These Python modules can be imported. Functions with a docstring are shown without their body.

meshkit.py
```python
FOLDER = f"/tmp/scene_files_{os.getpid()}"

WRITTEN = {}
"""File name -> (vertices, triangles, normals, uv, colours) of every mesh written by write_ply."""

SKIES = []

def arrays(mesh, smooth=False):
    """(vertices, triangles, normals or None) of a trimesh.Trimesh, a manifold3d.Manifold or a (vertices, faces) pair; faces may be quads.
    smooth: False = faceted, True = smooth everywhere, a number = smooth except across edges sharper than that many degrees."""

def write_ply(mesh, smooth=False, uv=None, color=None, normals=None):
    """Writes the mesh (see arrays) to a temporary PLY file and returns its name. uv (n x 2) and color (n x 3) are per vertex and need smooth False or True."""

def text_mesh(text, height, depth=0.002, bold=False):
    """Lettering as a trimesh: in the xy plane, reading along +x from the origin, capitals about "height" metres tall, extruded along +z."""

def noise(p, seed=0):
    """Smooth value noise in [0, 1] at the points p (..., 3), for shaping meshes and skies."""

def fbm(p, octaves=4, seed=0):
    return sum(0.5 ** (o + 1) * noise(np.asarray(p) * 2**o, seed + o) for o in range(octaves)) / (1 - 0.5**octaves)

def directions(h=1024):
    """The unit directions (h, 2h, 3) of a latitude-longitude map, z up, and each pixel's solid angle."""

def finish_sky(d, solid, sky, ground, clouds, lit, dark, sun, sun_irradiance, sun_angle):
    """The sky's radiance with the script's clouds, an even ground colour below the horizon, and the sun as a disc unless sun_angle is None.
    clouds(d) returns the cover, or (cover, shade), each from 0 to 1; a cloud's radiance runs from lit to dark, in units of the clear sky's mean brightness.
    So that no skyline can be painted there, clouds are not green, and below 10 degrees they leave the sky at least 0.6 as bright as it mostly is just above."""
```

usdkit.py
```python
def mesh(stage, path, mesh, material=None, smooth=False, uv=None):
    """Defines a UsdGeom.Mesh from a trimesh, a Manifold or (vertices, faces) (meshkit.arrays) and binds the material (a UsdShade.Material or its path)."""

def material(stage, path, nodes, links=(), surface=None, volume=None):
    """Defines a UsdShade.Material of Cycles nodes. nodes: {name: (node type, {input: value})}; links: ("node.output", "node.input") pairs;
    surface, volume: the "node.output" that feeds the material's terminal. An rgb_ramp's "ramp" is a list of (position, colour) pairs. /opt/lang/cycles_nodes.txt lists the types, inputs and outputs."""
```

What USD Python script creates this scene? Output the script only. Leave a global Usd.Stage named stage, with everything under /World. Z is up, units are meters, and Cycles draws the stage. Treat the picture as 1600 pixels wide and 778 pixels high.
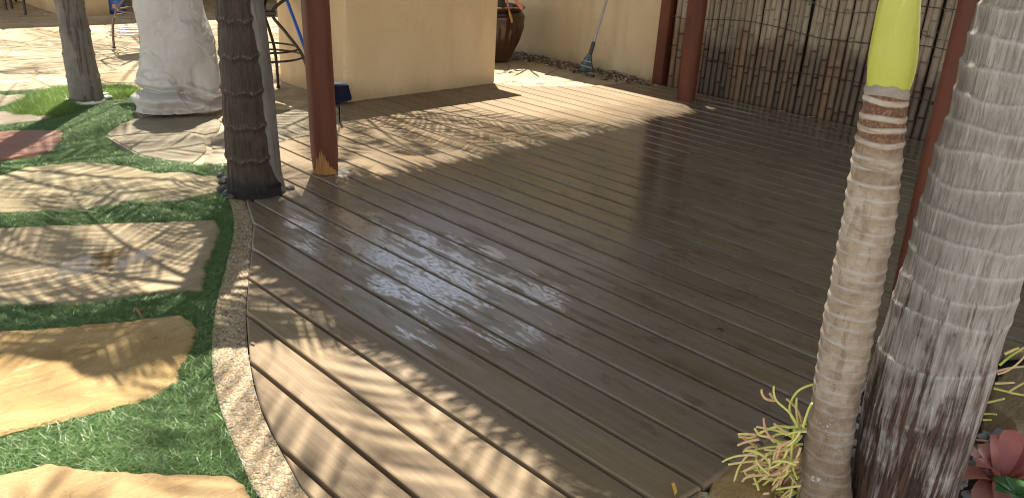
import math, random
import numpy as np
import trimesh, usdkit, meshkit
from meshkit import fbm
from pxr import Usd, UsdGeom, UsdLux, UsdShade, Gf, Sdf, Vt
from shapely.geometry import Polygon, MultiPolygon, Point, LineString, box as sbox
from shapely.ops import unary_union
from shapely import affinity, contains_xy
from scipy.spatial import Delaunay, Voronoi
import manifold3d as m3

stage = Usd.Stage.CreateInMemory()
UsdGeom.SetStageUpAxis(stage, UsdGeom.Tokens.z)
UsdGeom.SetStageMetersPerUnit(stage, 1.0)
UsdGeom.Xform.Define(stage, '/World')
UsdGeom.Scope.Define(stage, '/World/Looks')
rng = np.random.default_rng(7)
PI = math.pi

# ------------------------------------------------------------------ camera, sky, sun, exposure
FPX, PITCH, ROLL, YAW, EYE = 1254.63, 0.388514, 0.0601614, 0.798982, 1.309
EXPOSURE, SUN, SKY = 1.42, 1.25, 0.085
CLOUD = (2.6, 2.5, 2.3)
SUN_AZ, SUN_EL = math.radians(35), math.radians(66)
_f = np.array([math.sin(YAW), math.cos(YAW), 0]); _r = np.array([math.cos(YAW), -math.sin(YAW), 0]); _z = np.array([0, 0, 1.0])
FWD = _f * math.cos(PITCH) - _z * math.sin(PITCH)
_u = _z * math.cos(PITCH) + _f * math.sin(PITCH)
RIGHT = _r * math.cos(ROLL) + _u * math.sin(ROLL)
UP = _u * math.cos(ROLL) - _r * math.sin(ROLL)
CAM = np.array([0, 0, EYE])
cam = UsdGeom.Camera.Define(stage, '/World/camera')
cam.AddTransformOp().Set(Gf.Matrix4d(*RIGHT, 0, *UP, 0, *(-FWD), 0, *CAM, 1))
cam.CreateHorizontalApertureAttr(36.0); cam.CreateVerticalApertureAttr(36.0 * 497 / 1024)
cam.CreateFocalLengthAttr(FPX / 1600 * 36.0); cam.CreateClippingRangeAttr(Gf.Vec2f(0.05, 2000))
cam.CreateExposureAttr(EXPOSURE)
SUND = np.array([math.sin(SUN_AZ) * math.cos(SUN_EL), math.cos(SUN_AZ) * math.cos(SUN_EL), math.sin(SUN_EL)])
sun = UsdLux.DistantLight.Define(stage, '/World/sun')
sun.CreateIntensityAttr(SUN); sun.CreateAngleAttr(0.53); sun.CreateNormalizeAttr(True); sun.CreateColorAttr(Gf.Vec3f(1, 0.91, 0.76))
sun.AddTransformOp().Set(Gf.Matrix4d(Gf.Rotation(Gf.Vec3d(0, 0, 1), Gf.Vec3d(*SUND)), Gf.Vec3d(0, 0, 0)))
sky_mat = usdkit.material(stage, '/World/Looks/sky_light', {
    'tc': ('texture_coordinate', {}),
    'sky': ('sky_texture', {'sky_type': 'single_scattering', 'sun_disc': False, 'sun_elevation': SUN_EL, 'sun_rotation': SUN_AZ, 'aerosol_density': 1.6}),
    'cl': ('noise_texture', {'scale': 2.6, 'detail': 6.0, 'roughness': 0.6}),
    'cover': ('map_range', {'from_min': .36, 'from_max': .62, 'to_min': .25, 'to_max': .85, 'clamp': True, 'range_type': 'smoothstep'}),
    'mx': ('mix', {}), 'xyz': ('separate_xyz', {}),
    'haze': ('map_range', {'from_min': 0.0, 'from_max': .55, 'to_min': 6.0, 'to_max': 1.0, 'clamp': True, 'range_type': 'smoothstep'}),
    'white': ('vector_math', {'math_type': 'scale', 'vector1': CLOUD}),
    'bg': ('background_shader', {'strength': SKY})},
    [('tc.generated', 'cl.vector'), ('cl.fac', 'cover.value'), ('cover.result', 'mx.fac'), ('sky.color', 'mx.color1'), ('tc.generated', 'xyz.vector'), ('xyz.z', 'haze.value'), ('haze.result', 'white.scale'), ('white.vector', 'mx.color2'), ('mx.color', 'bg.color')], surface='bg.background')
dome = UsdLux.DomeLight.Define(stage, '/World/sky')
UsdShade.MaterialBindingAPI.Apply(dome.GetPrim()).Bind(sky_mat)
dome.GetPrim().SetCustomDataByKey('kind', 'structure')

# ------------------------------------------------------------------ from the photograph's picks to places
def ray(px, py):
    return FWD * FPX + (px - 800) * RIGHT - (py - 389) * UP

def at(px, py, z=0.0):
    d = ray(px, py); return CAM + d * ((z - EYE) / d[2])

def on_plane(px, py, point, normal):
    d = ray(px, py); return CAM + d * (np.dot(np.asarray(point) - CAM, normal) / np.dot(d, normal))

def poly_at(pts, z=0.0):
    return [tuple(at(x, y, z)[:2]) for x, y in pts]

# ------------------------------------------------------------------ objects
used = {}
def numbered(path):
    if path not in used:
        used[path] = 0; return path
    used[path] += 1
    return f'{path}_{used[path]:03d}'

def tag(prim, label=None, category=None, group=None, kind=None):
    prim = prim.GetPrim() if hasattr(prim, 'GetPrim') else prim
    for k, v in (('label', label), ('category', category), ('group', group), ('kind', kind)):
        if v: prim.SetCustomDataByKey(k, v)
    return prim

def thing(name, label=None, category=None, group=None, kind=None, loc=(0, 0, 0)):
    x = UsdGeom.Xform.Define(stage, numbered('/World/' + name))
    x.AddTranslateOp().Set(Gf.Vec3d(*map(float, loc)))
    tag(x, label, category, group, kind)
    x.GetPrim().SetCustomDataByKey('_o', 0); x.GetPrim().ClearCustomDataByKey('_o')
    origin[str(x.GetPath())] = np.asarray(loc, float)
    return x
origin = {}

def paint(p, v, f):
    """A random number per connected piece, as a primvar."""
    from scipy.sparse import coo_matrix
    from scipy.sparse.csgraph import connected_components
    e = np.vstack([f[:, :2], f[:, 1:]]); n, lab = connected_components(coo_matrix((np.ones(len(e)), (e[:, 0], e[:, 1])), shape=(len(v),) * 2), directed=False)
    UsdGeom.PrimvarsAPI(p).CreatePrimvar('rnd', Sdf.ValueTypeNames.FloatArray, 'vertex').Set(Vt.FloatArray.FromNumpy(np.random.default_rng(n).random(n).astype(np.float32)[lab]))

def obj(name, mesh, mat, parent=None, smooth=30, islands=False, **tags):
    """One mesh; vertices are given in world space and stored relative to the thing's base."""
    pp = str(parent.GetPath()) if parent is not None else '/World'
    v, f = vf(mesh)
    o = origin.get(pp)
    if o is None:
        o = np.zeros(3)
        for k in origin:
            if pp.startswith(k + '/'): o = origin[k]
    v = v - o
    if islands: smooth = True if smooth else False
    p = usdkit.mesh(stage, numbered(pp + '/' + name), (v, f), mat, smooth=smooth)
    if islands: paint(p, v, f)
    if tags: tag(p, **tags)
    return p

def vf(m):
    if hasattr(m, 'to_mesh'):
        k = m.to_mesh(); return np.asarray(k.vert_properties[:, :3], float), np.asarray(k.tri_verts)
    if isinstance(m, tuple):
        v, f = np.asarray(m[0], float), np.asarray(m[1])
        if f.shape[1] == 4: f = np.vstack([f[:, [0, 1, 2]], f[:, [0, 2, 3]]])
        return v, f
    return np.asarray(m.vertices, float), np.asarray(m.faces)

def join(ms):
    vs, fs, n = [], [], 0
    for m in ms:
        v, f = vf(m); vs.append(v); fs.append(f + n); n += len(v)
    return np.vstack(vs), np.vstack(fs)

def pipe(points, radius, sides=10, cap=True, squash=1.0):
    p = np.asarray(points, float); n = len(p)
    r = np.broadcast_to(np.asarray(radius, float), (n,))
    t = np.gradient(p, axis=0); t /= np.linalg.norm(t, axis=1, keepdims=True) + 1e-12
    ref = np.array([0, 0, 1.0]) if abs(t[0][2]) < 0.9 else np.array([1.0, 0, 0])
    a = np.zeros_like(p)
    for i in range(n):
        ref = ref - t[i] * np.dot(ref, t[i]); ref /= np.linalg.norm(ref) + 1e-12; a[i] = ref
    b = np.cross(t, a); th = np.arange(sides) * 2 * PI / sides
    v = p[:, None] + r[:, None, None] * (np.cos(th)[None, :, None] * a[:, None] + squash * np.sin(th)[None, :, None] * b[:, None])
    return _grid(v.reshape(-1, 3), n, sides, cap)

def _grid(v, n, s, cap):
    i, j = np.meshgrid(np.arange(n - 1), np.arange(s), indexing='ij')
    q = np.stack([i * s + j, i * s + (j + 1) % s, (i + 1) * s + (j + 1) % s, (i + 1) * s + j], -1).reshape(-1, 4)
    f = [q[:, [0, 1, 2]], q[:, [0, 2, 3]]]
    if cap:
        k = len(v)
        v = np.vstack([v, v[:s].mean(0), v[(n - 1) * s:n * s].mean(0)])
        j = np.arange(s); jn = (j + 1) % s
        f += [np.stack([np.full(s, k), jn, j], 1), np.stack([np.full(s, k + 1), (n - 1) * s + j, (n - 1) * s + jn], 1)]
    return v, np.vstack(f)

def smooth_path(pts, n=24):
    p = np.asarray(pts, float)
    if len(p) < 3:
        t = np.linspace(0, 1, n)[:, None]; return p[0] * (1 - t) + p[-1] * t
    d = np.r_[0, np.cumsum(np.linalg.norm(np.diff(p, axis=0), axis=1))]
    from scipy.interpolate import PchipInterpolator
    return PchipInterpolator(d, p)(np.linspace(0, d[-1], n))

def lathe(profile, sides=32, center=(0, 0, 0), radial=None):
    pr = np.asarray(profile, float); th = np.arange(sides) * 2 * PI / sides
    r = np.repeat(pr[:, :1], sides, 1)
    if radial is not None: r = r + radial(th[None], pr[:, 1:2], r)
    v = np.stack([r * np.cos(th), r * np.sin(th), np.repeat(pr[:, 1:2], sides, 1)], -1).reshape(-1, 3) + np.asarray(center)
    return _grid(v, len(pr), sides, True)

def rbox(size, center=(0, 0, 0), bevel=0.006, rotz=0.0):
    sx, sy, sz = np.asarray(size, float) / 2; b = min(bevel, sx * .45, sy * .45, sz * .45)
    pts = [(x, y, z) for X in (-sx, sx) for Y in (-sy, sy) for Z in (-sz, sz)
           for x, y, z in ((X - math.copysign(b, X), Y - math.copysign(b, Y), Z), (X - math.copysign(b, X), Y, Z - math.copysign(b, Z)), (X, Y - math.copysign(b, Y), Z - math.copysign(b, Z)))]
    v, f = vf(m3.Manifold.hull_points(np.array(pts)))
    c, s = math.cos(rotz), math.sin(rotz)
    return v @ np.array([[c, s, 0], [-s, c, 0], [0, 0, 1]]) + np.asarray(center), f

def hull(pts): return m3.Manifold.hull_points(np.asarray(pts, float))

def rough_ring(pts, step=0.03, amp=0.006, seed=0, scale=9.0, fine=0.0):
    """An outline with an uneven, broken edge."""
    pg = Polygon(pts)
    ring = pg.exterior; n = max(12, int(ring.length / step))
    q = np.array([ring.interpolate(k / n, normalized=True).coords[0] for k in range(n)])
    t = np.roll(q, -1, 0) - np.roll(q, 1, 0); t /= np.linalg.norm(t, axis=1, keepdims=True) + 1e-9
    nrm = np.stack([t[:, 1], -t[:, 0]], 1)
    z = np.full((n, 1), seed * 3.7)
    d = (fbm(np.hstack([q * scale, z]), 4, seed) - 0.5) * 2 * amp
    if fine: d = d + (fbm(np.hstack([q * 45, z]), 2, seed + 5) - 0.5) * 2 * fine
    return q + nrm * d[:, None]

def slab(ring, top, thick, relief=None, grid=0.03, edge=0.010, step_noise=0.0, seed=0):
    """A stone with its own top surface: outline ring, rounded edge, meshed interior with relief(x, y)."""
    ring = np.asarray(ring, float); pg = Polygon(ring).buffer(0)
    if isinstance(pg, MultiPolygon): pg = max(pg.geoms, key=lambda g: g.area)
    ring = np.array(pg.exterior.coords)[:-1]
    if Polygon(ring).exterior.is_ccw is False: ring = ring[::-1]
    n = len(ring)
    t = np.roll(ring, -1, 0) - np.roll(ring, 1, 0); t /= np.linalg.norm(t, axis=1, keepdims=True) + 1e-9
    inn = ring - np.stack([t[:, 1], -t[:, 0]], 1) * edge
    x0, y0, x1, y1 = pg.bounds
    gx, gy = np.meshgrid(np.arange(x0, x1, grid), np.arange(y0, y1, grid)); g = np.stack([gx.ravel(), gy.ravel()], 1)
    g = g + (np.random.default_rng(seed).random(g.shape) - .5) * grid * .6
    core = pg.buffer(-edge - grid * .5)
    g = g[contains_xy(core, g[:, 0], g[:, 1])] if not core.is_empty else g[:0]
    p2 = np.vstack([inn, g]); tri = Delaunay(p2).simplices
    c = p2[tri].mean(1); keep = contains_xy(Polygon(inn).buffer(1e-6), c[:, 0], c[:, 1]); tri = tri[keep]
    a = p2[tri]; cr = (a[:, 1, 0] - a[:, 0, 0]) * (a[:, 2, 1] - a[:, 0, 1]) - (a[:, 1, 1] - a[:, 0, 1]) * (a[:, 2, 0] - a[:, 0, 0])
    tri = np.where(cr[:, None] < 0, tri[:, [0, 2, 1]], tri); tri = tri[np.abs(cr) > 1e-10]
    z = np.full(len(p2), top)
    if relief is not None: z = z + relief(p2[:, 0], p2[:, 1])
    v = np.vstack([np.c_[p2, z], np.c_[ring, z[:n] - edge * .8], np.c_[ring, np.full(n, top - thick)]])
    j = np.arange(n); jn = (j + 1) % n; A, B = len(p2), len(p2) + n
    f = [tri] + [np.vstack([np.stack([hi + j, lo + j, lo + jn], 1), np.stack([hi + j, lo + jn, hi + jn], 1)]) for hi, lo in ((0, A), (A, B))]
    return v, np.vstack(f)

# ------------------------------------------------------------------ materials
class G:
    """A material graph: '@name.output' strings are links."""
    def __init__(self, name): self.name, self.nodes, self.links = name, {}, []
    def __call__(self, kind, **kw):
        n = f'n{len(self.nodes)}'; vals = {}
        for k, v in kw.items():
            if isinstance(v, str) and v.startswith('@'): self.links.append((v[1:], f'{n}.{k}'))
            else: vals[k] = v
        self.nodes[n] = (kind, vals); return '@' + n
    def pos(self): return self('geometry') + '.position'
    def noise(self, vec, scale, detail=3, rough=0.5, stretch=None, distortion=0.0):
        if stretch is not None: vec = self('mapping', vector=vec, scale=stretch) + '.vector'
        return self('noise_texture', vector=vec, scale=scale, detail=detail, roughness=rough, distortion=distortion) + '.fac'
    def ramp(self, fac, stops): return self('rgb_ramp', fac=fac, ramp=stops) + '.color'
    def map(self, v, a, b, c=0.0, d=1.0): return self('map_range', value=v, from_min=a, from_max=b, to_min=c, to_max=d, clamp=True, range_type='smoothstep') + '.result'
    def mix(self, fac, a, b, t='mix'): return self('mix', fac=fac, color1=a, color2=b, mix_type=t) + '.color'
    def mf(self, fac, a, b): return self('mix_float', fac=fac, a=a, b=b) + '.result'
    def math(self, op, a, b=0.5, c=0.0, clamp=False): return self('math', math_type=op, value1=a, value2=b, value3=c, use_clamp=clamp) + '.value'
    def bump(self, h, strength=0.3, dist=0.01, normal=None):
        kw = {'normal': normal} if normal else {}
        return self('bump', height=h, strength=strength, distance=dist, **kw) + '.normal'
    def rnd(self): return self('object_info') + '.random'
    def island(self): return self('attribute', attribute='rnd') + '.fac'
    def xyz(self, vec):
        s = self('separate_xyz', vector=vec); return s + '.x', s + '.y', s + '.z'
    def done(self, surface):
        return usdkit.material(stage, '/World/Looks/' + self.name, self.nodes, self.links, surface=surface[1:])
    def principled(self, **kw): return self.done(self('principled_bsdf', **kw) + '.BSDF')

def simple(name, c1, c2, scale=20, rough=0.6, bump=0.0, bscale=80, stretch=None, spec=0.5, metallic=0.0, dist=0.004):
    g = G(name); p = g.pos(); n = g.noise(p, scale, 4, 0.6, stretch)
    kw = dict(base_color=g.mix(n, c1, c2), roughness=rough, specular_ior_level=spec, metallic=metallic)
    if bump: kw['normal'] = g.bump(g.noise(p, bscale, 4, .6, stretch), bump, dist)
    return g.principled(**kw)

def mat_deck():
    g = G('deck_boards'); p = g.pos(); x, y, z = g.xyz(p); rnd = g.rnd()
    off = g('combine_xyz', x=g.math('multiply', rnd, 37.0), y=g.math('multiply', rnd, 91.0), z=0.0) + '.vector'
    pp = g('vector_math', math_type='add', vector1=p, vector2=off) + '.vector'
    grain = g.noise(pp, 1.0, 5, .65, (70, 1.6, 20)); streak = g.noise(pp, 1.0, 4, .6, (190, 6, 40)); blotch = g.noise(p, 2.6, 5, .62); fine = g.noise(p, 160, 2, .5)
    col = g.ramp(grain, [(.25, (.150, .106, .063)), (.5, (.214, .155, .093)), (.75, (.28, .208, .130))])
    col = g.mix(g.map(streak, .52, .72, 0, .55), col, (.135, .085, .045))
    col = g.mix(g.map(rnd, 0, 1, 0, .35), col, (.27, .20, .12))
    # drying water marks, pale specks
    marks = g.noise(pp, 1.0, 6, .7, (34, 9, 20)); col = g.mix(g.math('multiply', g.map(marks, .58, .7, 0, .55), g.map(blotch, .45, .6)), col, (.36, .30, .22))
    col = g.mix(g.map(fine, .70, .78, 0, .5), col, (.42, .38, .32))
    # what is still wet: the strip under the roof; dry towards the kerb and by the bar
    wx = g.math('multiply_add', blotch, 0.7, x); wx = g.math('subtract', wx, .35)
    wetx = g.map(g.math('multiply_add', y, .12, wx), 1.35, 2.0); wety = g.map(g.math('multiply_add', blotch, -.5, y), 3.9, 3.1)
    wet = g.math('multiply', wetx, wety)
    # the puddle that has not drained: an oval with broken rims
    dx = g.math('divide', g.math('subtract', x, 1.86), .46); dy = g.math('divide', g.math('subtract', y, 2.38), 1.10)
    r2 = g.math('add', g.math('multiply', dx, dx), g.math('multiply', dy, dy))
    brk = g.noise(p, 1.0, 6, .66, (40, 5.0, 10), .4); brk2 = g.noise(p, 5.0, 3, .6, (1.6, .7, 1))
    pud = g.map(g.math('add', g.math('multiply_add', brk, 1.5, g.math('multiply', brk2, 1.6)), g.math('multiply', r2, -.55)), 1.30, 1.50)
    pud = g.math('multiply', pud, g.map(g.noise(p, 1.0, 4, .6, (210, 38, 20)), .36, .50))
    film = g.math('multiply', wet, g.map(g.noise(pp, 1.0, 4, .6, (14, 2.2, 6)), .36, .56))
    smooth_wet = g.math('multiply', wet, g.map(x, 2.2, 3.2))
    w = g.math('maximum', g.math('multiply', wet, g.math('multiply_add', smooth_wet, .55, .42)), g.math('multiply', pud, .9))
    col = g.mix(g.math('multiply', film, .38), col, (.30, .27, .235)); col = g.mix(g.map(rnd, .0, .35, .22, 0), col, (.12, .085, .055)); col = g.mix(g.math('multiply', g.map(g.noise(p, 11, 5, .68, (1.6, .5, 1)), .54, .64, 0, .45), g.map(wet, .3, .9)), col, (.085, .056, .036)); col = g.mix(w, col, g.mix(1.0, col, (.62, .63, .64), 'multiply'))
    moss = g.math('multiply', g.map(g.noise(p, 1.0, 4, .6, (16, 4.5, 8)), .60, .70), g.map(r2, 1.5, .7)); col = g.mix(g.math('multiply', moss, .8), col, (.115, .105, .022))
    rough = g.mf(wet, .62, .42); rough = g.mf(film, rough, .17); rough = g.mf(smooth_wet, rough, .125); rough = g.mf(pud, rough, .045)
    hgt = g.math('add', g.math('multiply', streak, .5), g.math('multiply', fine, .35)); hgt = g.math('add', hgt, g.math('multiply', grain, .3))
    nb = g.bump(hgt, g.mf(g.math('maximum', pud, g.math('multiply', smooth_wet, .82)), .34, .05), .004)
    nb = g.bump(g.math('multiply', g.noise(p, 1.0, 4, .65, (110, 26, 20)), pud), .3, .0025, nb)
    spec = g.mf(pud, g.mf(w, .35, .6), 1.0)
    return g.principled(base_color=col, roughness=rough, normal=nb, specular_ior_level=spec, coat_weight=pud, coat_roughness=.04, coat_ior=2.5, coat_normal=nb)

def mat_stone(name, c1, c2, c3, wetspot=None, scale=1.0, wet_all=0.0):
    g = G(name); p = g.pos(); x, y, z = g.xyz(p)
    n1 = g.noise(p, 3.2 * scale, 5, .62, None, .8); n2 = g.noise(p, 9 * scale, 4, .6, (.55, 1.5, 1), .5); n3 = g.noise(p, 90, 4, .65)
    col = g.ramp(n1, [(.28, c1), (.5, c2), (.72, c3)])
    col = g.mix(g.map(n2, .56, .70, 0, .5), col, tuple(.55 * a for a in c1))
    col = g.mix(g.map(n2, .42, .28, 0, .45), col, tuple(min(.62, 1.35 * a + .03) for a in c3))
    col = g.mix(g.map(n3, .62, .74, 0, .35), col, (.42, .385, .32)); col = g.mix(g.map(n3, .40, .28, 0, .35), col, tuple(.5 * a for a in c2))
    vein = g.noise(p, 2.2, 3, .5, None, 1.5); va = g.math('absolute', g.math('subtract', vein, .5)); vm = g.map(g.noise(p, 3.1, 2, .5), .56, .66); col = g.mix(g.math('multiply', vm, g.map(va, .009, .0, 0, .7)), col, tuple(.30 * a for a in c2))
    stone_streak = g.noise(p, 1.0, 5, .68, (7, 34, 10), .6); col = g.mix(g.map(stone_streak, .60, .72, 0, .5), col, (.44, .40, .33)); col = g.mix(g.map(stone_streak, .40, .28, 0, .35), col, tuple(.55 * a for a in c2))  # pale and dark streaks of the stone itself
    rough, ns = .68, .75
    if wetspot is not None:
        cx, cy, sx, sy = wetspot
        dx = g.math('divide', g.math('subtract', x, cx), sx); dy = g.math('divide', g.math('subtract', y, cy), sy)
        r2 = g.math('add', g.math('multiply', dx, dx), g.math('multiply', dy, dy))
        pud = g.map(g.math('add', g.math('multiply', g.noise(p, 1.0, 4, .6, (9, 14, 9)), 2.4), g.math('multiply', r2, -.7)), .85, 1.0)
        col = g.mix(pud, col, g.mix(1.0, col, (.5, .47, .42), 'multiply')); rough = g.mf(pud, .6, .04); ns = g.mf(pud, .6, .03)
    elif wet_all:
        rough = g.map(n1, .3, .7, .62 - .3 * wet_all, .62)
        col = g.mix(1.0, col, (1 - .45 * wet_all,) * 3, 'multiply')
    h = g.math('add', g.math('multiply', n3, .55), g.math('add', n2, g.math('multiply', stone_streak, .8)))
    return g.principled(base_color=col, roughness=rough, normal=g.bump(h, ns, .014))

def mat_patio():
    g = G('patio_flagstone'); p = g.pos(); r = g.rnd()
    base = g.ramp(r, [(0, (.42, .335, .22)), (.25, (.46, .37, .25)), (.5, (.39, .32, .215)), (.75, (.46, .35, .20)), (1, (.43, .36, .26))])
    n = g.noise(p, 4.5, 5, .62, None, .7); n3 = g.noise(p, 70, 3, .6)
    col = g.mix(g.map(n, .35, .65), base, g.mix(1.0, base, (.72, .68, .60), 'multiply')); col = g.mix(g.map(n3, .55, .75, 0, .3), col, (.5, .45, .36))
    return g.principled(base_color=col, roughness=.66, normal=g.bump(g.math('add', n, g.math('multiply', n3, .3)), .35, .006))

def mat_stucco(name, c1, c2, stain):
    g = G(name); p = g.pos(); x, y, z = g.xyz(p)
    n = g.noise(p, 2.2, 5, .6, (1, 1, .55)); f = g.noise(p, 60, 4, .6); run = g.noise(p, 1.0, 4, .55, (5, 5, .7))
    col = g.ramp(n, [(.3, c1), (.7, c2)]); col = g.mix(g.map(run, .52, .75, 0, .5), col, stain)
    col = g.mix(g.map(g.math('multiply_add', n, .22, z), .26, .08, 0, .55), col, tuple(.72 * a for a in stain))
    col = g.mix(g.map(g.noise(p, 38, 2, .5), .71, .76, 0, .5), col, tuple(.45 * a for a in c1))
    return g.principled(base_color=col, roughness=.85, normal=g.bump(g.math('add', f, g.math('multiply', g.noise(p, 14, 3, .5), 1.2)), .28, .006), specular_ior_level=.25)

def mat_post():
    g = G('red_brown_paint'); p = g.pos(); x, y, z = g.xyz(p)
    n = g.noise(p, 7, 5, .62, (1, 1, .3)); f = g.noise(p, 120, 3, .6, (1, 1, .25))
    col = g.ramp(n, [(.3, (.050, .014, .008)), (.5, (.088, .023, .011)), (.8, (.135, .040, .020))])
    col = g.mix(g.map(f, .70, .78, 0, .35), col, (.26, .12, .07))
    scr = g.noise(p, 1.0, 3, .6, (30, 30, 3.5), 1.0); col = g.mix(g.map(scr, .70, .76, 0, .4), col, (.30, .13, .07))
    return g.principled(base_color=col, roughness=g.map(n, .3, .7, .42, .62), normal=g.bump(g.math('add', f, n), .25, .004), specular_ior_level=.3)

def mat_bark(name, stops, crack, vscale, ring=0.0, wetz=None, rough=.75, lichen=None, strength=.6, cr=(.54, .64)):
    g = G(name); p = g.pos(); x, y, z = g.xyz(p)
    s = g.noise(p, 1.0, 5, .62, (vscale, vscale, vscale * .09), .4); m = g.noise(p, 9, 5, .65); f = g.noise(p, 130, 3, .6, (1, 1, .35))
    col = g.ramp(m, stops)
    if ring:
        band = g.noise(g('combine_xyz', x=0.0, y=0.0, z=g.math('multiply_add', m, .02, z)) + '.vector', ring, 2, .5); col = g.mix(g.map(band, .52, .66, 0, .7), col, tuple(.45 * a for a in stops[0][1])); col = g.mix(g.map(band, .44, .33, 0, .6), col, stops[-1][1])
    col = g.mix(g.map(s, cr[0], cr[1], 0, .85), col, crack)
    col = g.mix(g.map(f, .62, .76, 0, .4), col, stops[-1][1])
    if wetz is not None:
        k = g.map(g.math('multiply_add', s, wetz[2], g.math('multiply_add', m, wetz[3], z)), wetz[1], wetz[0]); col = g.mix(k, col, wetz[4])
        rough = g.mf(k, rough, .38)
    if lichen is not None: col = g.mix(g.map(g.noise(p, 26, 4, .7), .60, .68, 0, .75), col, lichen)
    h = g.math('add', g.math('multiply', s, -1.0), g.math('multiply', f, .4))
    return g.principled(base_color=col, roughness=rough, normal=g.bump(h, strength, .008))

def mat_leaf(name, c1, c2, trans=.35, rough=.42, by='island'):
    g = G(name); r = g.island() if by == 'island' else g.rnd(); n = g.noise(g.pos(), 14, 3)
    col = g.mix(g.math('multiply_add', n, .5, g.math('multiply', r, .5)), c1, c2)
    a = g('principled_bsdf', base_color=col, roughness=rough) + '.BSDF'
    b = g('translucent_bsdf', color=g.mix(.5, col, tuple(min(1, 1.7 * k) for k in c2))) + '.BSDF'
    return g.done(g('mix_closure', fac=trans, closure1=a, closure2=b) + '.closure')

def mat_turf():
    g = G('turf_blades'); r = g.island(); o = g.rnd()
    col = g.ramp(r, [(0, (.038, .10, .022)), (.35, (.066, .16, .036)), (.7, (.115, .23, .062)), (.9, (.21, .33, .12)), (1, (.32, .31, .16))])
    col = g.mix(g.map(o, 0, 1, 0, .4), col, (.12, .215, .095))
    a = g('principled_bsdf', base_color=col, roughness=.38) + '.BSDF'; b = g('translucent_bsdf', color=col) + '.BSDF'
    return g.done(g('mix_closure', fac=.25, closure1=a, closure2=b) + '.closure')

def mat_island(name, stops, rough=.6, bump=.0):
    g = G(name); p = g.pos(); col = g.ramp(g.island(), stops); n = g.noise(p, 120, 3)
    col = g.mix(g.map(n, .3, .7, 0, .35), col, g.mix(1.0, col, (.6, .58, .55), 'multiply'))
    kw = {'normal': g.bump(n, bump, .003)} if bump else {}
    return g.principled(base_color=col, roughness=rough, **kw)

def mat_bamboo():
    g = G('weathered_bamboo'); p = g.pos(); x, y, z = g.xyz(p); r = g.rnd()
    s = g.noise(p, 1.0, 5, .6, (130, 130, 5)); m = g.noise(p, 16, 4, .65); lo = g.noise(p, 5, 4, .6)
    base = g.ramp(r, [(0, (.21, .165, .118)), (.3, (.27, .222, .162)), (.6, (.32, .26, .182)), (.8, (.235, .187, .135)), (1, (.29, .22, .145))])
    col = g.mix(g.map(s, .45, .68, 0, .7), base, (.11, .085, .06)); col = g.mix(g.map(m, .60, .72, 0, .4), col, (.33, .295, .25)); col = g.mix(g.map(m, .42, .30, 0, .6), col, (.085, .065, .048))
    edge = g.math('multiply_add', r, -.16, g.math('multiply_add', lo, -.5, z))
    k = g.map(edge, .32, .06); damp = g.ramp(g.math('multiply_add', m, .4, g.math('multiply', r, .6)), [(.2, (.045, .031, .022)), (.5, (.075, .048, .030)), (.8, (.14, .078, .038))])
    col = g.mix(k, col, damp)
    return g.principled(base_color=col, roughness=g.mf(k, .62, .36), normal=g.bump(s, .3, .003))

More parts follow.
